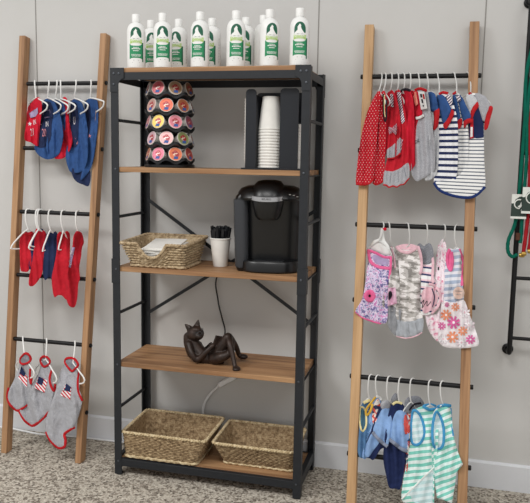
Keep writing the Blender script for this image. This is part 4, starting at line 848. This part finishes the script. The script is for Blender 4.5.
PODS = {0: [(-76, 'grey', (168, 160, 156), (222, 214, 206)), (-31, 'raspberry red', (190, 92, 98), (238, 216, 206)), (14, 'olive brown', (160, 132, 104), (228, 212, 190)), (59, 'dark brown', (128, 92, 70), (204, 176, 150))],
        1: [(-54, 'dusty rose', (196, 154, 144), (238, 222, 212)), (-9, 'orange red', (222, 104, 72), (246, 220, 200)), (36, 'copper brown', (178, 108, 74), (230, 196, 160)), (81, 'pale grey', (170, 164, 158), (220, 214, 206))],
        2: [(-76, 'mauve', (190, 138, 142), (232, 212, 208)), (-31, 'yellow', (222, 190, 84), (240, 224, 190)), (14, 'pink', (222, 132, 146), (246, 214, 214)), (59, 'plum purple', (140, 84, 104), (206, 160, 166))],
        3: [(-54, 'pale lilac', (206, 172, 180), (240, 224, 224)), (-9, 'pale pink', (228, 178, 178), (246, 230, 226)), (36, 'green', (136, 146, 96), (224, 214, 190)), (81, 'light grey', (176, 170, 164), (222, 216, 208))],
        4: [(-76, 'tan', (196, 136, 104), (236, 212, 190)), (-31, 'magenta pink', (206, 104, 130), (240, 206, 206)), (14, 'bright orange', (226, 122, 80), (246, 218, 194)), (59, 'rust red', (172, 70, 58), (226, 176, 150))]}
tiername = ['top', 'second', 'middle', 'fourth', 'bottom']
pod = None
for k in range(5):
    for (ang, cname, c1, c2) in PODS[k]:
        a = math.radians(ang)+VA; d = Vector((math.sin(a), -math.cos(a), 0)); C_ = Vector((CX, CY, TZ[k]))+d*.082
        if pod is None:
            pod = empty('coffee_pod', (0, 0, 0), 'x', 'coffee pod')
            MB().lathe([(.0175, -.043), (.0182, -.042), (.0222, -.004), (.0225, -.001)], 24).build('cup', 'pod_white', pod)
            MB().lathe([(.0225, -.0015), (.0255, -.0012), (.0257, .0004), (.024, .0009)], 28).build('rim', 'pod_white', pod)
            o = pod
        else: o = copy_tree(pod); [bpy.data.objects.remove(c) for c in kids(o) if c.name.startswith(('lid', 'foil'))]
        
        # keep the artwork upright
        zx = (d+Vector((0, 0, .30))).normalized(); xx = Vector((0, 0, 1)).cross(zx).normalized(); yx = zx.cross(xx)
        o.matrix_world = Matrix(((xx.x, yx.x, zx.x, C_.x), (xx.y, yx.y, zx.y, C_.y), (xx.z, yx.z, zx.z, C_.z), (0, 0, 0, 1))) @ Matrix.Scale(1.02, 4)
        o['label'] = 'coffee pod with %s lid on the %s tier of the carousel' % (cname, tiername[k]); o['group'] = 'coffee pods in the carousel'
        l = MB().lathe([(.0238, .0006), (.0238, .0013), (.021, .0018), (.0205, .0013), (.010, .0013), (.0004, .0013)], 28, cap=False).build('lid', lidmat('pod_lid_%s' % cname.replace(' ', '_'), c1, c2, tuple(min(255, x+22) for x in c1)), o)
        MB().prism([(-.009, -.018), (.007, -.019), (.0095, -.010), (-.004, -.008)], .0016, .0020).build('lid_label', 'pod_label_blue', o)

# --- cup dispenser
DX = .588; DY = -.235
dis = empty('cup_dispenser', (DX, DY, Z2), 'black acrylic cup dispenser on the second shelf', 'cup dispenser')
x0, x1, xl, xr = .489, .690, .530, .617; zb_, zt = Z2-Z2, .283
def rbox(nm, xa, xb, ya, yb, za, zc, rad, mt='acrylic_black', t=.004):
    n = 6; pts = [(xa-DX, za), (xb-DX, za)]+[(xb-DX-rad+rad*math.sin(PI/2*(1-k/n)), zc-rad+rad*math.cos(PI/2*(1-k/n))) for k in range(n+1)]+[(xa-DX+rad-rad*math.sin(PI/2*k/n), zc-rad+rad*math.cos(PI/2*k/n)) for k in range(n+1)]
    return MB().prism(pts, ya-DY, yb-DY, 1).build(nm, mt, dis, bevel=.0008)
MB().box((x0-.012-DX, -.245-DY, 0), (x1+.008-DX, -.07-DY, .006)).build('base', 'acrylic_black', dis, bevel=.001)
rbox('back_panel', x0, x1, -.078, -.072, .006, zt+.001, .012)
rbox('front_panel', x0+.002, xl, -.240, -.236, .006, zt, .014); rbox('front_panel', xr, x1-.006, -.240, -.236, .006, zt+.002, .014)
for x in (xl-.004, xr): MB().box((x-DX, -.236-DY, .006), (x+.004-DX, -.078-DY, zt-.02)).build('divider', 'acrylic_black', dis)
# small cups stacked in the side bays, their white rims showing outside the panels
for sx, side in ((x0-.004, 'left'), (x1-.004, 'right')):
    n_ = 0
    hh = (.225 if side == 'left' else .135)
    k = 0; z = .0065
    while z < hh:
        l = MB().lathe([(.0165, 0), (.0212, .030), (.0235, .031), (.0235, .033), (.0205, .0325), (.0158, .002), (.001, .002)], 28, cap=False).build('portion_cup', 'paper_white'); l.location = (sx+(.0135 if side == 'left' else -.0155), -.200, Z2+z)
        k += 1; z += .0112
        tag(l, 'small white cup, number %d from the base in the %s bay of the cup dispenser' % (k, side), 'cup', 'small cups in the dispenser bays')
cup0 = None; CUPX = .5715
ncup = 14
for k in range(ncup):
    if cup0 is None:
        # inverted paper cup: rolled lip at the bottom
        pr = [(.0435, .0), (.0455, .0014), (.0455, .0036), (.0432, .0048), (.0305, .116), (.0285, .1175), (.0285, .1135), (.0, .113)]
        cup0 = MB().lathe(pr, 32, cap=False).build('paper_cup', 'paper_white'); c = cup0
    else: c = cup0.copy(); COL.objects.link(c)
    c.location = (CUPX, -.192, Z2+.0065+k*.0105)
    r_ = ncup-1-k
    tag(c, 'white paper cup upside down, %s of the stack in the dispenser' % (ORD[r_] if r_ else 'the whole one on top') if r_ == 0 else 'white paper cup upside down, %s from the top of the dispenser stack' % ORD[r_], 'cup', 'stacked paper cups')

# --- coffee machine
KX, KY = .572, -.175
kf = empty('coffee_machine', (KX, KY, Z3), 'black single-serve coffee machine with silver handle band on the middle shelf', 'coffee maker', rz=face_cam((KX, KY))*.55)
def ring_solid(secs, n=40, e=2.6):
    """stack of superellipse sections (z, cx, cy, rx, ry)"""
    vs = []
    for (z, cx, cy, rx, ry) in secs:
        for k in range(n):
            t = 2*PI*k/n; c, s = math.cos(t), math.sin(t)
            vs.append((cx+rx*math.copysign(abs(c)**(2/e), c), cy+ry*math.copysign(abs(s)**(2/e), s), z))
    m_ = len(secs); fs = [(i*n+k, i*n+(k+1) % n, (i+1)*n+(k+1) % n, (i+1)*n+k) for i in range(m_-1) for k in range(n)]
    fs += [tuple(range(n-1, -1, -1)), tuple((m_-1)*n+k for k in range(n))]
    return MB().add(vs, fs)
ring_solid([(0, .006, -.005, .106, .086), (.005, .006, -.005, .112, .092), (.036, .006, -.005, .112, .092), (.042, .006, -.005, .108, .088)], e=2.5).build('drip_tray', 'black_gloss', kf)
MB().box((-.05, -.085, .042), (.06, -.03, .0445)).build('tray_grate', 'black_plastic', kf, bevel=.002)
ring_solid([(0, .012, .03, .102, .07), (.01, .012, .03, .104, .072), (.24, .014, .025, .108, .085), (.262, .014, .02, .108, .088)], e=3.2).build('column', 'black_gloss', kf)
ring_solid([(.262, .0, .005, .116, .100), (.270, .0, .005, .120, .104), (.288, .0, .008, .119, .100), (.303, .0, .014, .108, .088), (.312, 0, .02, .086, .07), (.315, 0, .02, .05, .05)], e=2.7).build('top_housing', 'black_gloss', kf)
ring_solid([(.192, -.002, -.058, .034, .03), (.205, -.002, -.058, .046, .04), (.262, -.002, -.058, .060, .05), (.27, -.002, -.058, .060, .05)], e=2.4).build('brew_head', 'black_gloss', kf)
# lid with its curved silver band
ring_solid([(.262, -.002, -.055, .062, .055), (.285, -.002, -.052, .061, .056), (.318, -.002, -.035, .053, .05), (.330, -.002, -.02, .042, .042), (.334, -.002, -.012, .022, .026)], e=2.3).build('brew_lid', 'black_gloss', kf)
mb = MB(); n = 24; vs = []
for k in range(n+1):
    a = math.radians(-80+160*k/n); c, s = math.sin(a), -math.cos(a); sag = -.008*math.cos(a)
    for rr, z in ((.068, .270+sag*1.3), (.068, .283+sag), (.06, .285+sag), (.06, .268+sag*1.3)): vs.append((-.002+rr*c, -.055+rr*.92*s, z))
fs = [(i*4+j, i*4+(j+1) % 4, (i+1)*4+(j+1) % 4, (i+1)*4+j) for i in range(n) for j in range(4)]+[(3, 2, 1, 0), (n*4, n*4+1, n*4+2, n*4+3)]
band = mb.add(vs, fs).build('handle_band', 'silver', kf)
v, f = text_mesh('KEURIG', .0095); t = MB(); t.v = [(-.002+.0689*math.sin(x/.068), -.055-.0689*.92*math.cos(x/.068), .2685+y) for x, y in v]; t.f = f
tag(t.build('brand_lettering', 'black_plastic', kf, smooth=0, fix=False), 'dark lettering on the silver band')
mb = MB()
for x, z in ((.079, .284), (.092, .281), (.104, .276)): mb.box((x-.004, -.088+(x-.079)*.9, z), (x+.003, -.082+(x-.079)*.9, z+.003))
mb.build('button', 'seam_grey', kf)
tk = ring_solid([(.012, -.098, .015, .024, .075), (.02, -.1, .015, .026, .078), (.255, -.104, .015, .030, .082), (.262, -.104, .015, .030, .082)], 36, 3.4).build('water_tank', 'tank_plastic', kf)
ring_solid([(.262, -.100, .015, .029, .082), (.275, -.096, .015, .029, .082), (.288, -.086, .015, .026, .075)], 36, 3.0).build('tank_lid', 'black_gloss', kf)
ring_solid([(.0, -.094, .015, .022, .072), (.013, -.098, .015, .025, .077)], 36, 3.4).build('tank_base', 'black_gloss', kf)

# --- white cup of black stirrers
SX, SY = .372, -.150
sc_ = MB().lathe([(.027, 0), (.0278, .002), (.0385, .103), (.041, .105), (.041, .108), (.0385, .1095), (.0365, .107), (.026, .006), (0, .005)], 36, cap=False).build('paper_cup', 'paper_white'); sc_.location = (SX, SY, Z3)
tag(sc_, 'white paper cup holding black stirrers, left of the coffee machine', 'cup')
random.seed(11); st0 = None
for k in range(96):
    a = random.uniform(0, 2*PI); rr = .031*math.sqrt(random.random()); lean = rr*.10
    if st0 is None: st0 = MB().box((-.0042, -.0011, 0), (.0042, .0011, .137)).build('coffee_stirrer', 'black_plastic', smooth=0); s_ = st0
    else: s_ = st0.copy(); COL.objects.link(s_)
    b = Vector((SX+rr*.62*math.cos(a), SY+rr*.62*math.sin(a), Z3+.007)); tp = Vector((SX+rr*1.22*math.cos(a), SY+rr*1.22*math.sin(a), Z3+.14))
    s_.rotation_euler = (Vector((0, 0, 1)).rotation_difference((tp-b).normalized()).to_matrix() @ Matrix.Rotation(random.uniform(0, PI), 3, 'Z')).to_euler(); s_.location = b
    s_.scale = (1, 1, random.uniform(.93, 1.08))
    tag(s_, 'thin black coffee stirrer standing in the white cup beside the coffee machine', 'stirrer', 'black stirrers in the white cup')

# --- woven baskets
def make_basket(name, label, base, rim, z0, fz, bz, rows, mat, rimmat, dip=None, amp=.0022, rr=.0042, cat='basket'):
    """base/rim: (x0,x1,y0,y1); z0 floor; fz, bz front and back rim heights"""
    ox, oy = (base[0]+base[1])/2, (base[2]+base[3])/2
    root = empty(name, (ox, oy, z0), label, cat, 'seagrass baskets')
    def loop(t, n=150, sh=0.):
        x0, x1, y0, y1 = [base[i]+(rim[i]-base[i])*t for i in range(4)]; x0 -= sh; x1 += sh; y0 -= sh; y1 += sh
        per = 2*(x1-x0+y1-y0); rad = .014; out = []
        cs = [(x1-rad, y0+rad, -PI/2), (x1-rad, y1-rad, 0), (x0+rad, y1-rad, PI/2), (x0+rad, y0+rad, PI)]
        raw = []
        for cx, cy, a in cs:
            for k in range(7): raw.append((cx+rad*math.cos(a+PI/2*k/6), cy+rad*math.sin(a+PI/2*k/6)))
        # resample evenly
        L_ = [0]
        for i in range(len(raw)): L_.append(L_[-1]+math.hypot(raw[(i+1) % len(raw)][0]-raw[i][0], raw[(i+1) % len(raw)][1]-raw[i][1]))
        j = 0
        for i in range(n):
            s = L_[-1]*i/n
            while L_[j+1] < s: j += 1
            q = (s-L_[j])/max(1e-9, L_[j+1]-L_[j]); A = raw[j % len(raw)]; B = raw[(j+1) % len(raw)]
            out.append((A[0]+(B[0]-A[0])*q, A[1]+(B[1]-A[1])*q))
        return out
    def zz(p, t):
        g = (p[1]-rim[2])/(rim[3]-rim[2]); top = fz+(bz-fz)*g
        if dip and p[1] < (base[2]+base[3])/2:
            dx = (p[0]-dip[0])/dip[1]
            if abs(dx) < 1.3: top -= dip[2]*max(0, 1-abs(dx)**2.4)
        return z0+.004+(top-z0-.004)*t
    n = 170; seed = random.random()*10
    wv = MB()
    for k in range(rows):
        t = (k+.5)/rows; pts = []
        for i, p in enumerate(loop(t, n)):
            ph = i*2*PI/n*42+(k % 2)*PI; w_ = amp*math.sin(ph); c = ((base[0]+base[1])/2, (base[2]+base[3])/2); d = Vector((p[0]-c[0], p[1]-c[1])).normalized()
            pts.append((p[0]+d.x*w_-ox, p[1]+d.y*w_-oy, zz(p, t)-z0+.0012*noise.noise((i*.25, k*3.1, seed))))
        rads = [rr*(.85+.35*noise.noise((i*.3, k*1.7, seed+5))) for i in range(n)]
        wv.tube(pts, rads, 6, True)
    wv.build('weave', mat, root, smooth=60, fix=False)
    # inner wall so no daylight shows between the strands, and the floor of the basket
    sh = MB(); vs = []; m_ = 60
    A, B = loop(.02, m_, -.002), loop(.97, m_, -.002); A2, B2 = loop(.02, m_, -.0035), loop(.97, m_, -.0035)
    for q, t in ((A, .02), (B, .97), (B2, .97), (A2, .02)): vs += [(p[0]-ox, p[1]-oy, zz(p, t)-z0) for p in q]
    fs = [(j*m_+i, j*m_+(i+1) % m_, ((j+1) % 4)*m_+(i+1) % m_, ((j+1) % 4)*m_+i) for j in range(4) for i in range(m_)]
    sh.add(vs, fs).build('lining', mat, root, smooth=0)
    bl = loop(.0, m_, -.001); MB().prism([(p[0]-ox, p[1]-oy) for p in bl], .001, .006).build('bottom', mat, root)
    # braided rim: two twisted strands
    for ph0 in (0, PI):
        pts = []
        for i, p in enumerate(loop(1.0, 220, .001)):
            c = ((base[0]+base[1])/2, (base[2]+base[3])/2); d = Vector((p[0]-c[0], p[1]-c[1])).normalized(); a = i*2*PI/220*48+ph0
            pts.append((p[0]+d.x*.003*math.cos(a)-ox, p[1]+d.y*.003*math.cos(a)-oy, zz(p, 1)-z0+.003*math.sin(a)))
        MB().tube(pts, .0042, 6, True).build('rim_strand', rimmat, root, smooth=60, fix=False)
    pts = [(p[0]-ox, p[1]-oy, .006+.0015*math.sin(i*1.3)) for i, p in enumerate(loop(.0, 150, .004))]
    MB().tube(pts, .0055, 6, True).build('foot_braid', rimmat, root, smooth=60, fix=False)
    return root
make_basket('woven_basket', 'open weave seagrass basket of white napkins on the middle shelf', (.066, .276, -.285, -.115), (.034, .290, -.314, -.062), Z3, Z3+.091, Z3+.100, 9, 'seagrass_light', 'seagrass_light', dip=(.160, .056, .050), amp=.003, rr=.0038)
for k in range(9):
    random.seed(k); ox_ = random.uniform(-.006, .006)
    n_ = MB(); vs = []; m_ = 9
    for side in (0, 1):
        for i in range(m_):
            for j in range(m_):
                u, v_ = i/(m_-1), j/(m_-1); vs.append((-.065+.13*u, -.07+.14*v_, .0036*side+.002*noise.noise((u*3, v_*3, k))*(1-.3*side)))
    q = m_*m_; fs = []
    for i in range(m_-1):
        for j in range(m_-1):
            a = i*m_+j; fs += [(a, a+m_, a+m_+1, a+1), (q+a, q+a+1, q+a+m_+1, q+a+m_)]
    for i in range(m_-1):
        fs += [(i, i+1, q+i+1, q+i), ((m_-1)*m_+i, q+(m_-1)*m_+i, q+(m_-1)*m_+i+1, (m_-1)*m_+i+1), (i*m_, q+i*m_, q+(i+1)*m_, (i+1)*m_), (i*m_+m_-1, (i+1)*m_+m_-1, q+(i+1)*m_+m_-1, q+i*m_+m_-1)]
    o = n_.add(vs, fs).build('paper_napkin', 'paper_white', smooth=60); o.location = (.173+ox_, -.208+random.uniform(-.005, .005), Z3+.030+k*.0062); o.rotation_euler = (.06+.012*k, random.uniform(-.03, .03), random.uniform(-.12, .12))
    tag(o, 'folded white paper napkin, %s in the pile inside the middle shelf basket' % (('%s from the bottom' % ['first', 'second', 'third', 'fourth', 'fifth', 'sixth', 'seventh', 'eighth'][k]) if k < 8 else 'topmost'), 'napkin', 'napkins in the basket')
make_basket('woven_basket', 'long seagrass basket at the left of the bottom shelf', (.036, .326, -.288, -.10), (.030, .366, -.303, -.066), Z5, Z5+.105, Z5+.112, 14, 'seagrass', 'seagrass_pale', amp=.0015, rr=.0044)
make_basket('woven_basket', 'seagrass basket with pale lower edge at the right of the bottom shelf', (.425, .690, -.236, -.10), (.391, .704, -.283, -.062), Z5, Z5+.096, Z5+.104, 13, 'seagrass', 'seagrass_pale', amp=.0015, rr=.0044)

# --- bronze cat reading a book
def blob_mesh(name, parts, mat, parent, vox=.0035, smooth=6):
    """ellipsoids and tapered limbs merged into one continuous skin"""
    bm = bmesh.new()
    for p in parts:
        if p[0] == 'e':
            _, c, r, rot = p; mt = Matrix.Translation(c) @ (rot if rot else Matrix.Identity(4)) @ Matrix.Diagonal((*r, 1)); bmesh.ops.create_icosphere(bm, subdivisions=3, radius=1, matrix=mt)
        elif p[0] == 'l':
            _, pts, rs = p; pts = smooth_poly([tuple(q)+(r,) for q, r in zip(pts, rs)], False, 5)
            for q in pts: bmesh.ops.create_icosphere(bm, subdivisions=2, radius=q[3], matrix=Matrix.Translation(q[:3]))
            mb = MB().tube([q[:3] for q in pts], [q[3] for q in pts], 12); vs = [bm.verts.new(v) for v in mb.v]
            for f in mb.f: bm.faces.new([vs[i] for i in f])
        elif p[0] == 'c':
            _, base, tip, r, fl = p; mb = MB().tube([base, Vector(base).lerp(Vector(tip), .5), tip], [r, r*.6, .0012], 10, False, fl); vs = [bm.verts.new(v) for v in mb.v]
            for f in mb.f: bm.faces.new([vs[i] for i in f])
    me = bpy.data.meshes.new(name); bm.to_mesh(me); bm.free()
    o = link(name, me, mat, parent, 0)
    r = o.modifiers.new('remesh', 'REMESH'); r.mode = 'VOXEL'; r.voxel_size = vox; r.use_smooth_shade = True
    s = o.modifiers.new('smooth', 'SMOOTH'); s.factor = .5; s.iterations = smooth
    return o
cat = empty('cat_figurine', (.36, -.20, Z4), 'dark bronze cat figurine lying back reading a book on the fourth shelf', 'figurine')
def cp(x, y, Y): p = at(x, y, Y); return (p.x-.36, p.y+.20, p.z-Z4)
parts = [('l', [cp(193, 343, -.20), cp(197, 351, -.20), cp(205, 357, -.20), cp(216, 357, -.195)], [.026, .031, .032, .033]),
         ('e', cp(195.5, 333.5, -.205), (.034, .031, .029), None),                       # skull
         ('e', cp(199, 336, -.222), (.018, .016, .012), None),                          # muzzle
         ('e', cp(196, 329.5, -.212), (.022, .02, .014), None),
         ('l', [cp(189, 337, -.20), cp(189.5, 344, -.20), cp(193, 353, -.20)], [.022, .022, .024]),
         ('c', cp(189, 328, -.205), cp(184.3, 323.5, -.205), .0135, .6), ('c', cp(197, 326.5, -.205), cp(198.6, 318.8, -.205), .0145, .6),
         ('l', [cp(189, 344, -.225), cp(192, 354, -.245), cp(197, 360, -.24), cp(206, 352, -.235), cp(213, 345.5, -.225)], [.014, .012, .0115, .010, .009]),   # near arm
         ('l', [cp(199, 344, -.17), cp(204, 350, -.155), cp(211, 344, -.165)], [.012, .010, .008]),
         ('l', [cp(213, 357, -.19), cp(221, 348, -.195), cp(228, 337.5, -.20)], [.031, .028, .0195]),            # thigh
         ('l', [cp(214, 359, -.22), cp(222, 357, -.235), cp(230, 352, -.22), cp(232, 343, -.21)], [.022, .019, .015, .012]),
         ('l', [cp(228.5, 337, -.20), cp(230, 345, -.228), cp(233, 357, -.245), cp(235, 367, -.262)], [.0155, .0125, .010, .0085]),   # near shin
         ('l', [cp(230, 338, -.19), cp(236, 347, -.165), cp(239, 355, -.15)], [.0145, .0115, .009]),
         ('e', cp(236.5, 369, -.266), (.0155, .019, .0105), None), ('e', cp(243, 356.6, -.15), (.020, .0155, .0105), None),
         ('l', [cp(198, 362, -.20), cp(210, 363, -.20), cp(222, 362, -.20)], [.008, .012, .01])]
body = blob_mesh('body', parts, 'bronze', cat, .003, 4)
A, B = Vector(cp(212, 347, -.225)), Vector(cp(216, 335.5, -.215)); A2, B2 = Vector(cp(222, 347, -.195)), Vector(cp(223, 336.5, -.185))
bk = MB(); nrm = (A2-A).cross(B-A).normalized()*.004
bk.add([A-nrm, A2-nrm, B2-nrm, B-nrm, A+nrm, A2+nrm, B2+nrm, B+nrm], [(0, 3, 2, 1), (4, 5, 6, 7), (0, 1, 5, 4), (1, 2, 6, 5), (2, 3, 7, 6), (3, 0, 4, 7)]); bk.build('book', 'bronze', cat, bevel=.001)
for (x, y) in ((199.8, 333.2),):
    MB().tube([Vector(cp(x, y, -.236))+Vector((.008*math.cos(a), 0, .0075*math.sin(a))) for a in [2*PI*k/16 for k in range(16)]], .0008, 6, True).build('spectacle_rim', 'bolt_steel', cat)
MB().tube([cp(201.2, 330, -.236), cp(203, 327.8, -.236), cp(203, 333, -.236)], .0008, 6).build('spectacle_rim', 'bolt_steel', cat)
for x, y in ((196.2, 332.4), (200.2, 332.2)): MB().lathe([(.0, -.002), (.0026, -.001), (.0026, .001), (0, .002)], 10, Matrix.Translation(cp(x, y, -.232)) @ Matrix.Rotation(PI/2, 4, 'X'), False).build('eye', 'black_gloss', cat)
MB().lathe([(.0, -.002), (.003, -.001), (.003, .001), (0, .002)], 10, Matrix.Translation(cp(200, 335, -.237)) @ Matrix.Rotation(PI/2, 4, 'X'), False).build('nose', 'black_gloss', cat)

# --- cables
def cord(name, label, pts, r, mt, cat='cable'):
    return tag(MB().tube(smooth_poly([tuple(p) for p in pts], False, 8), r, 8).build(name, mt), label, cat)
pc = cord('power_cord', 'black cord running down behind the shelves', [(.40, -.016, .835), at(217, 277, -.016), at(218, 300, -.014), at(222, 318, -.014), at(225, 330, -.014), at(224, 342, -.014), at(227, 360, -.014), at(231, 379, -.014)], .0032, 'cable_black')
del pc['category']; pc.parent = kf; bpy.context.view_layer.update(); pc.matrix_parent_inverse = kf.matrix_world.inverted()
ps = MB(); A, B = at(219, 385, -.012), at(236, 376, -.012); ps.bar(A, B, .02, .024, (0, 1, 0)); pa = tag(ps.build('power_adapter', 'cable_white', bevel=.003), 'white power adapter at the wall below the cat shelf', 'adapter')
ac = cord('adapter_cable', None, [A+Vector((.002, 0, 0)), at(212, 392, -.012), at(206, 400, -.012), at(203, 410, -.012), at(204, 425, -.012), (.27, -.02, .07)], .0048, 'cable_white', None)
ac.parent = pa
cord('floor_cable', 'white cable lying along the baseboard behind the left ladder', [(-1.2, -.03, .004), (-.72, -.024, .005), (-.60, -.032, .004), (-.5, -.045, .004), (-.40, -.035, .004), (-.30, -.024, .004), (-.1, -.022, .004), (.1, -.022, .004)], .004, 'cable_white')
# ------------------------------------------------------------------ wall rack of leashes at the right edge
RX, RX2, RY = 1.446, 1.90, -.07
rk = empty('pipe_rack', (0, 0, 0), 'black pipe rack fixed to the wall at the right edge', 'rack')
for x in (RX, RX2):
    pts = smooth_poly([(x, -.006, .548), (x, -.05, .548), (x, RY, .568), (x, RY, .70), (x, RY, 1.2), (x, RY, 1.70), (x, RY, 1.765), (x, -.05, 1.785), (x, -.006, 1.785)], False, 6)
    MB().tube(pts, .0090, 16).build('upright_pipe', 'black_pipe', rk)
    for z in (.548, 1.785):
        MB().lathe([(.020, 0), (.020, .004), (.014, .007), (.014, .02)], 24, Matrix.Translation((x, 0, z)) @ Matrix.Rotation(PI/2, 4, 'X')).build('wall_flange', 'black_pipe', rk)
for z in (.606, .825, 1.045, 1.265, 1.485, 1.705):
    MB().tube([(RX, RY, z), (RX2, RY, z)], .0066, 14).build('rung', 'black_pipe', rk)
rebase(rk, (RX, 0, .548)); rk.location.y -= .0015
cloth('green_rope', (16, 102, 84)); cloth('red_rope', (164, 36, 44)); plain('brass', (196, 160, 84), .3, .8, .5); cloth('leather', (92, 62, 50))
def rope(name, label, pts, mat, r=.0055):
    p = smooth_poly([tuple(q) for q in pts], False, 8); n = len(p); rr = [r*(1+.08*math.sin(i*1.9)) for i in range(n)]
    return tag(MB().tube(p, rr, 10).build(name, mat), label, 'leash', 'rope leashes on the wall rack')
def P_(x, y, Y=-.098): return at(x, y, Y)
g1 = rope('rope_leash', 'green rope leash with a wide loop hanging nearest the left pipe of the wall rack', [(1.478, -.098, 1.722), P_(527, 70), P_(525, 120), P_(521.5, 165), P_(518, 205), P_(514.5, 225), P_(508.5, 240), P_(508, 251), P_(512, 256.5), P_(517.5, 254.5)], 'green_rope', .0062)
MB().lathe([(.007, 0), (.008, .004), (.008, .014), (.007, .018)], 12, Matrix.Translation(P_(519, 255)) @ Matrix.Rotation(PI/2, 4, 'Y')).build('brass_clasp', 'brass', g1)
g2 = rope('rope_leash', 'green rope leash hanging straight just right of the looped green one', [(1.492, -.10, 1.722), P_(529.5, 90, -.1), P_(526.5, 160, -.1), P_(523, 205, -.1), P_(521, 236, -.1), P_(520, 243, -.1)], 'green_rope', .006)
MB().lathe([(.008, 0), (.0085, .003), (.0085, .022), (.008, .025)], 12, Matrix.Translation(P_(517.8, 240, -.1))).build('leather_sleeve', 'leather', g2)
r1 = rope('rope_leash', 'red rope leash ending in a gold clasp on the wall rack', [(1.508, -.105, 1.722), P_(533, 100, -.105), P_(530.5, 160, -.105), P_(529, 200, -.105), P_(527, 225, -.105), P_(523.5, 252, -.105)], 'red_rope', .0068)
MB().lathe([(.007, 0), (.0085, .004), (.0085, .012), (.006, .016)], 12, Matrix.Translation(P_(521.5, 253.5, -.107)) @ Matrix.Rotation(PI/2, 4, 'Y')).build('brass_clasp', 'brass', r1)
r2 = rope('rope_leash', 'red rope leash farthest right on the wall rack, cut by the frame', [(1.53, -.105, 1.722), P_(537, 120, -.105), P_(534.5, 180, -.105), P_(532, 225, -.105), P_(529, 250, -.105)], 'red_rope', .0068)
MB().lathe([(.007, 0), (.0085, .004), (.0085, .012), (.006, .016)], 12, Matrix.Translation(P_(527.5, 251, -.107)) @ Matrix.Rotation(PI/2, 4, 'Y')).build('brass_clasp', 'brass', r2)
plain('card_green', (50, 64, 58), .6, 0, .3); plain('card_white', (226, 228, 222), .6, 0, .3)
def card(label, q, Y):
    A = at(q[0], q[1], Y); B = at(q[2], q[3], Y); root = empty('leash_card', (A.x, Y, B.z), label, 'card', 'leash cards')
    w_, h_ = B.x-A.x, A.z-B.z
    MB().box((0, -.001, 0), (w_, .001, h_)).build('card', 'card_green', root)
    MB().prism([(0, h_*.62), (0, h_), (w_, h_), (w_, h_*.93), (w_*.5, h_*.90), (w_*.24, h_*.78), (w_*.14, h_*.62)], -.0016, -.001, 1).build('card_corner', 'card_white', root)
    MB().box((-.001, -.0018, 0), (w_, -.001, h_*.09)).build('card_edge', 'card_white', root)
    arc = [(w_*.5+w_*.30*math.cos(a), h_*.60+w_*.30*math.sin(a)) for a in [math.radians(70+k*14) for k in range(16)]]
    MB().tube([(x, -.002, z) for x, z in arc], .0022, 6).build('logo_ring', 'card_white', root)
    MB().prism([(w_*.40, h_*.50), (w_*.55, h_*.56), (w_*.62, h_*.70), (w_*.68, h_*.52), (w_*.58, h_*.44)], -.002, -.001, 1).build('logo_mark', 'card_white', root)
    MB().prism([(w_*.62, h_*.34), (w_, h_*.22), (w_, h_*.30), (w_*.66, h_*.40)], -.002, -.001, 1).build('card_band', 'card_white', root)
    return root
card('dark green and white leash card in front of the green leashes', (512, 194, 526, 219), -.118)
card('dark green and white leash card overlapping in front of the red leashes', (523, 187, 541, 214), -.126)
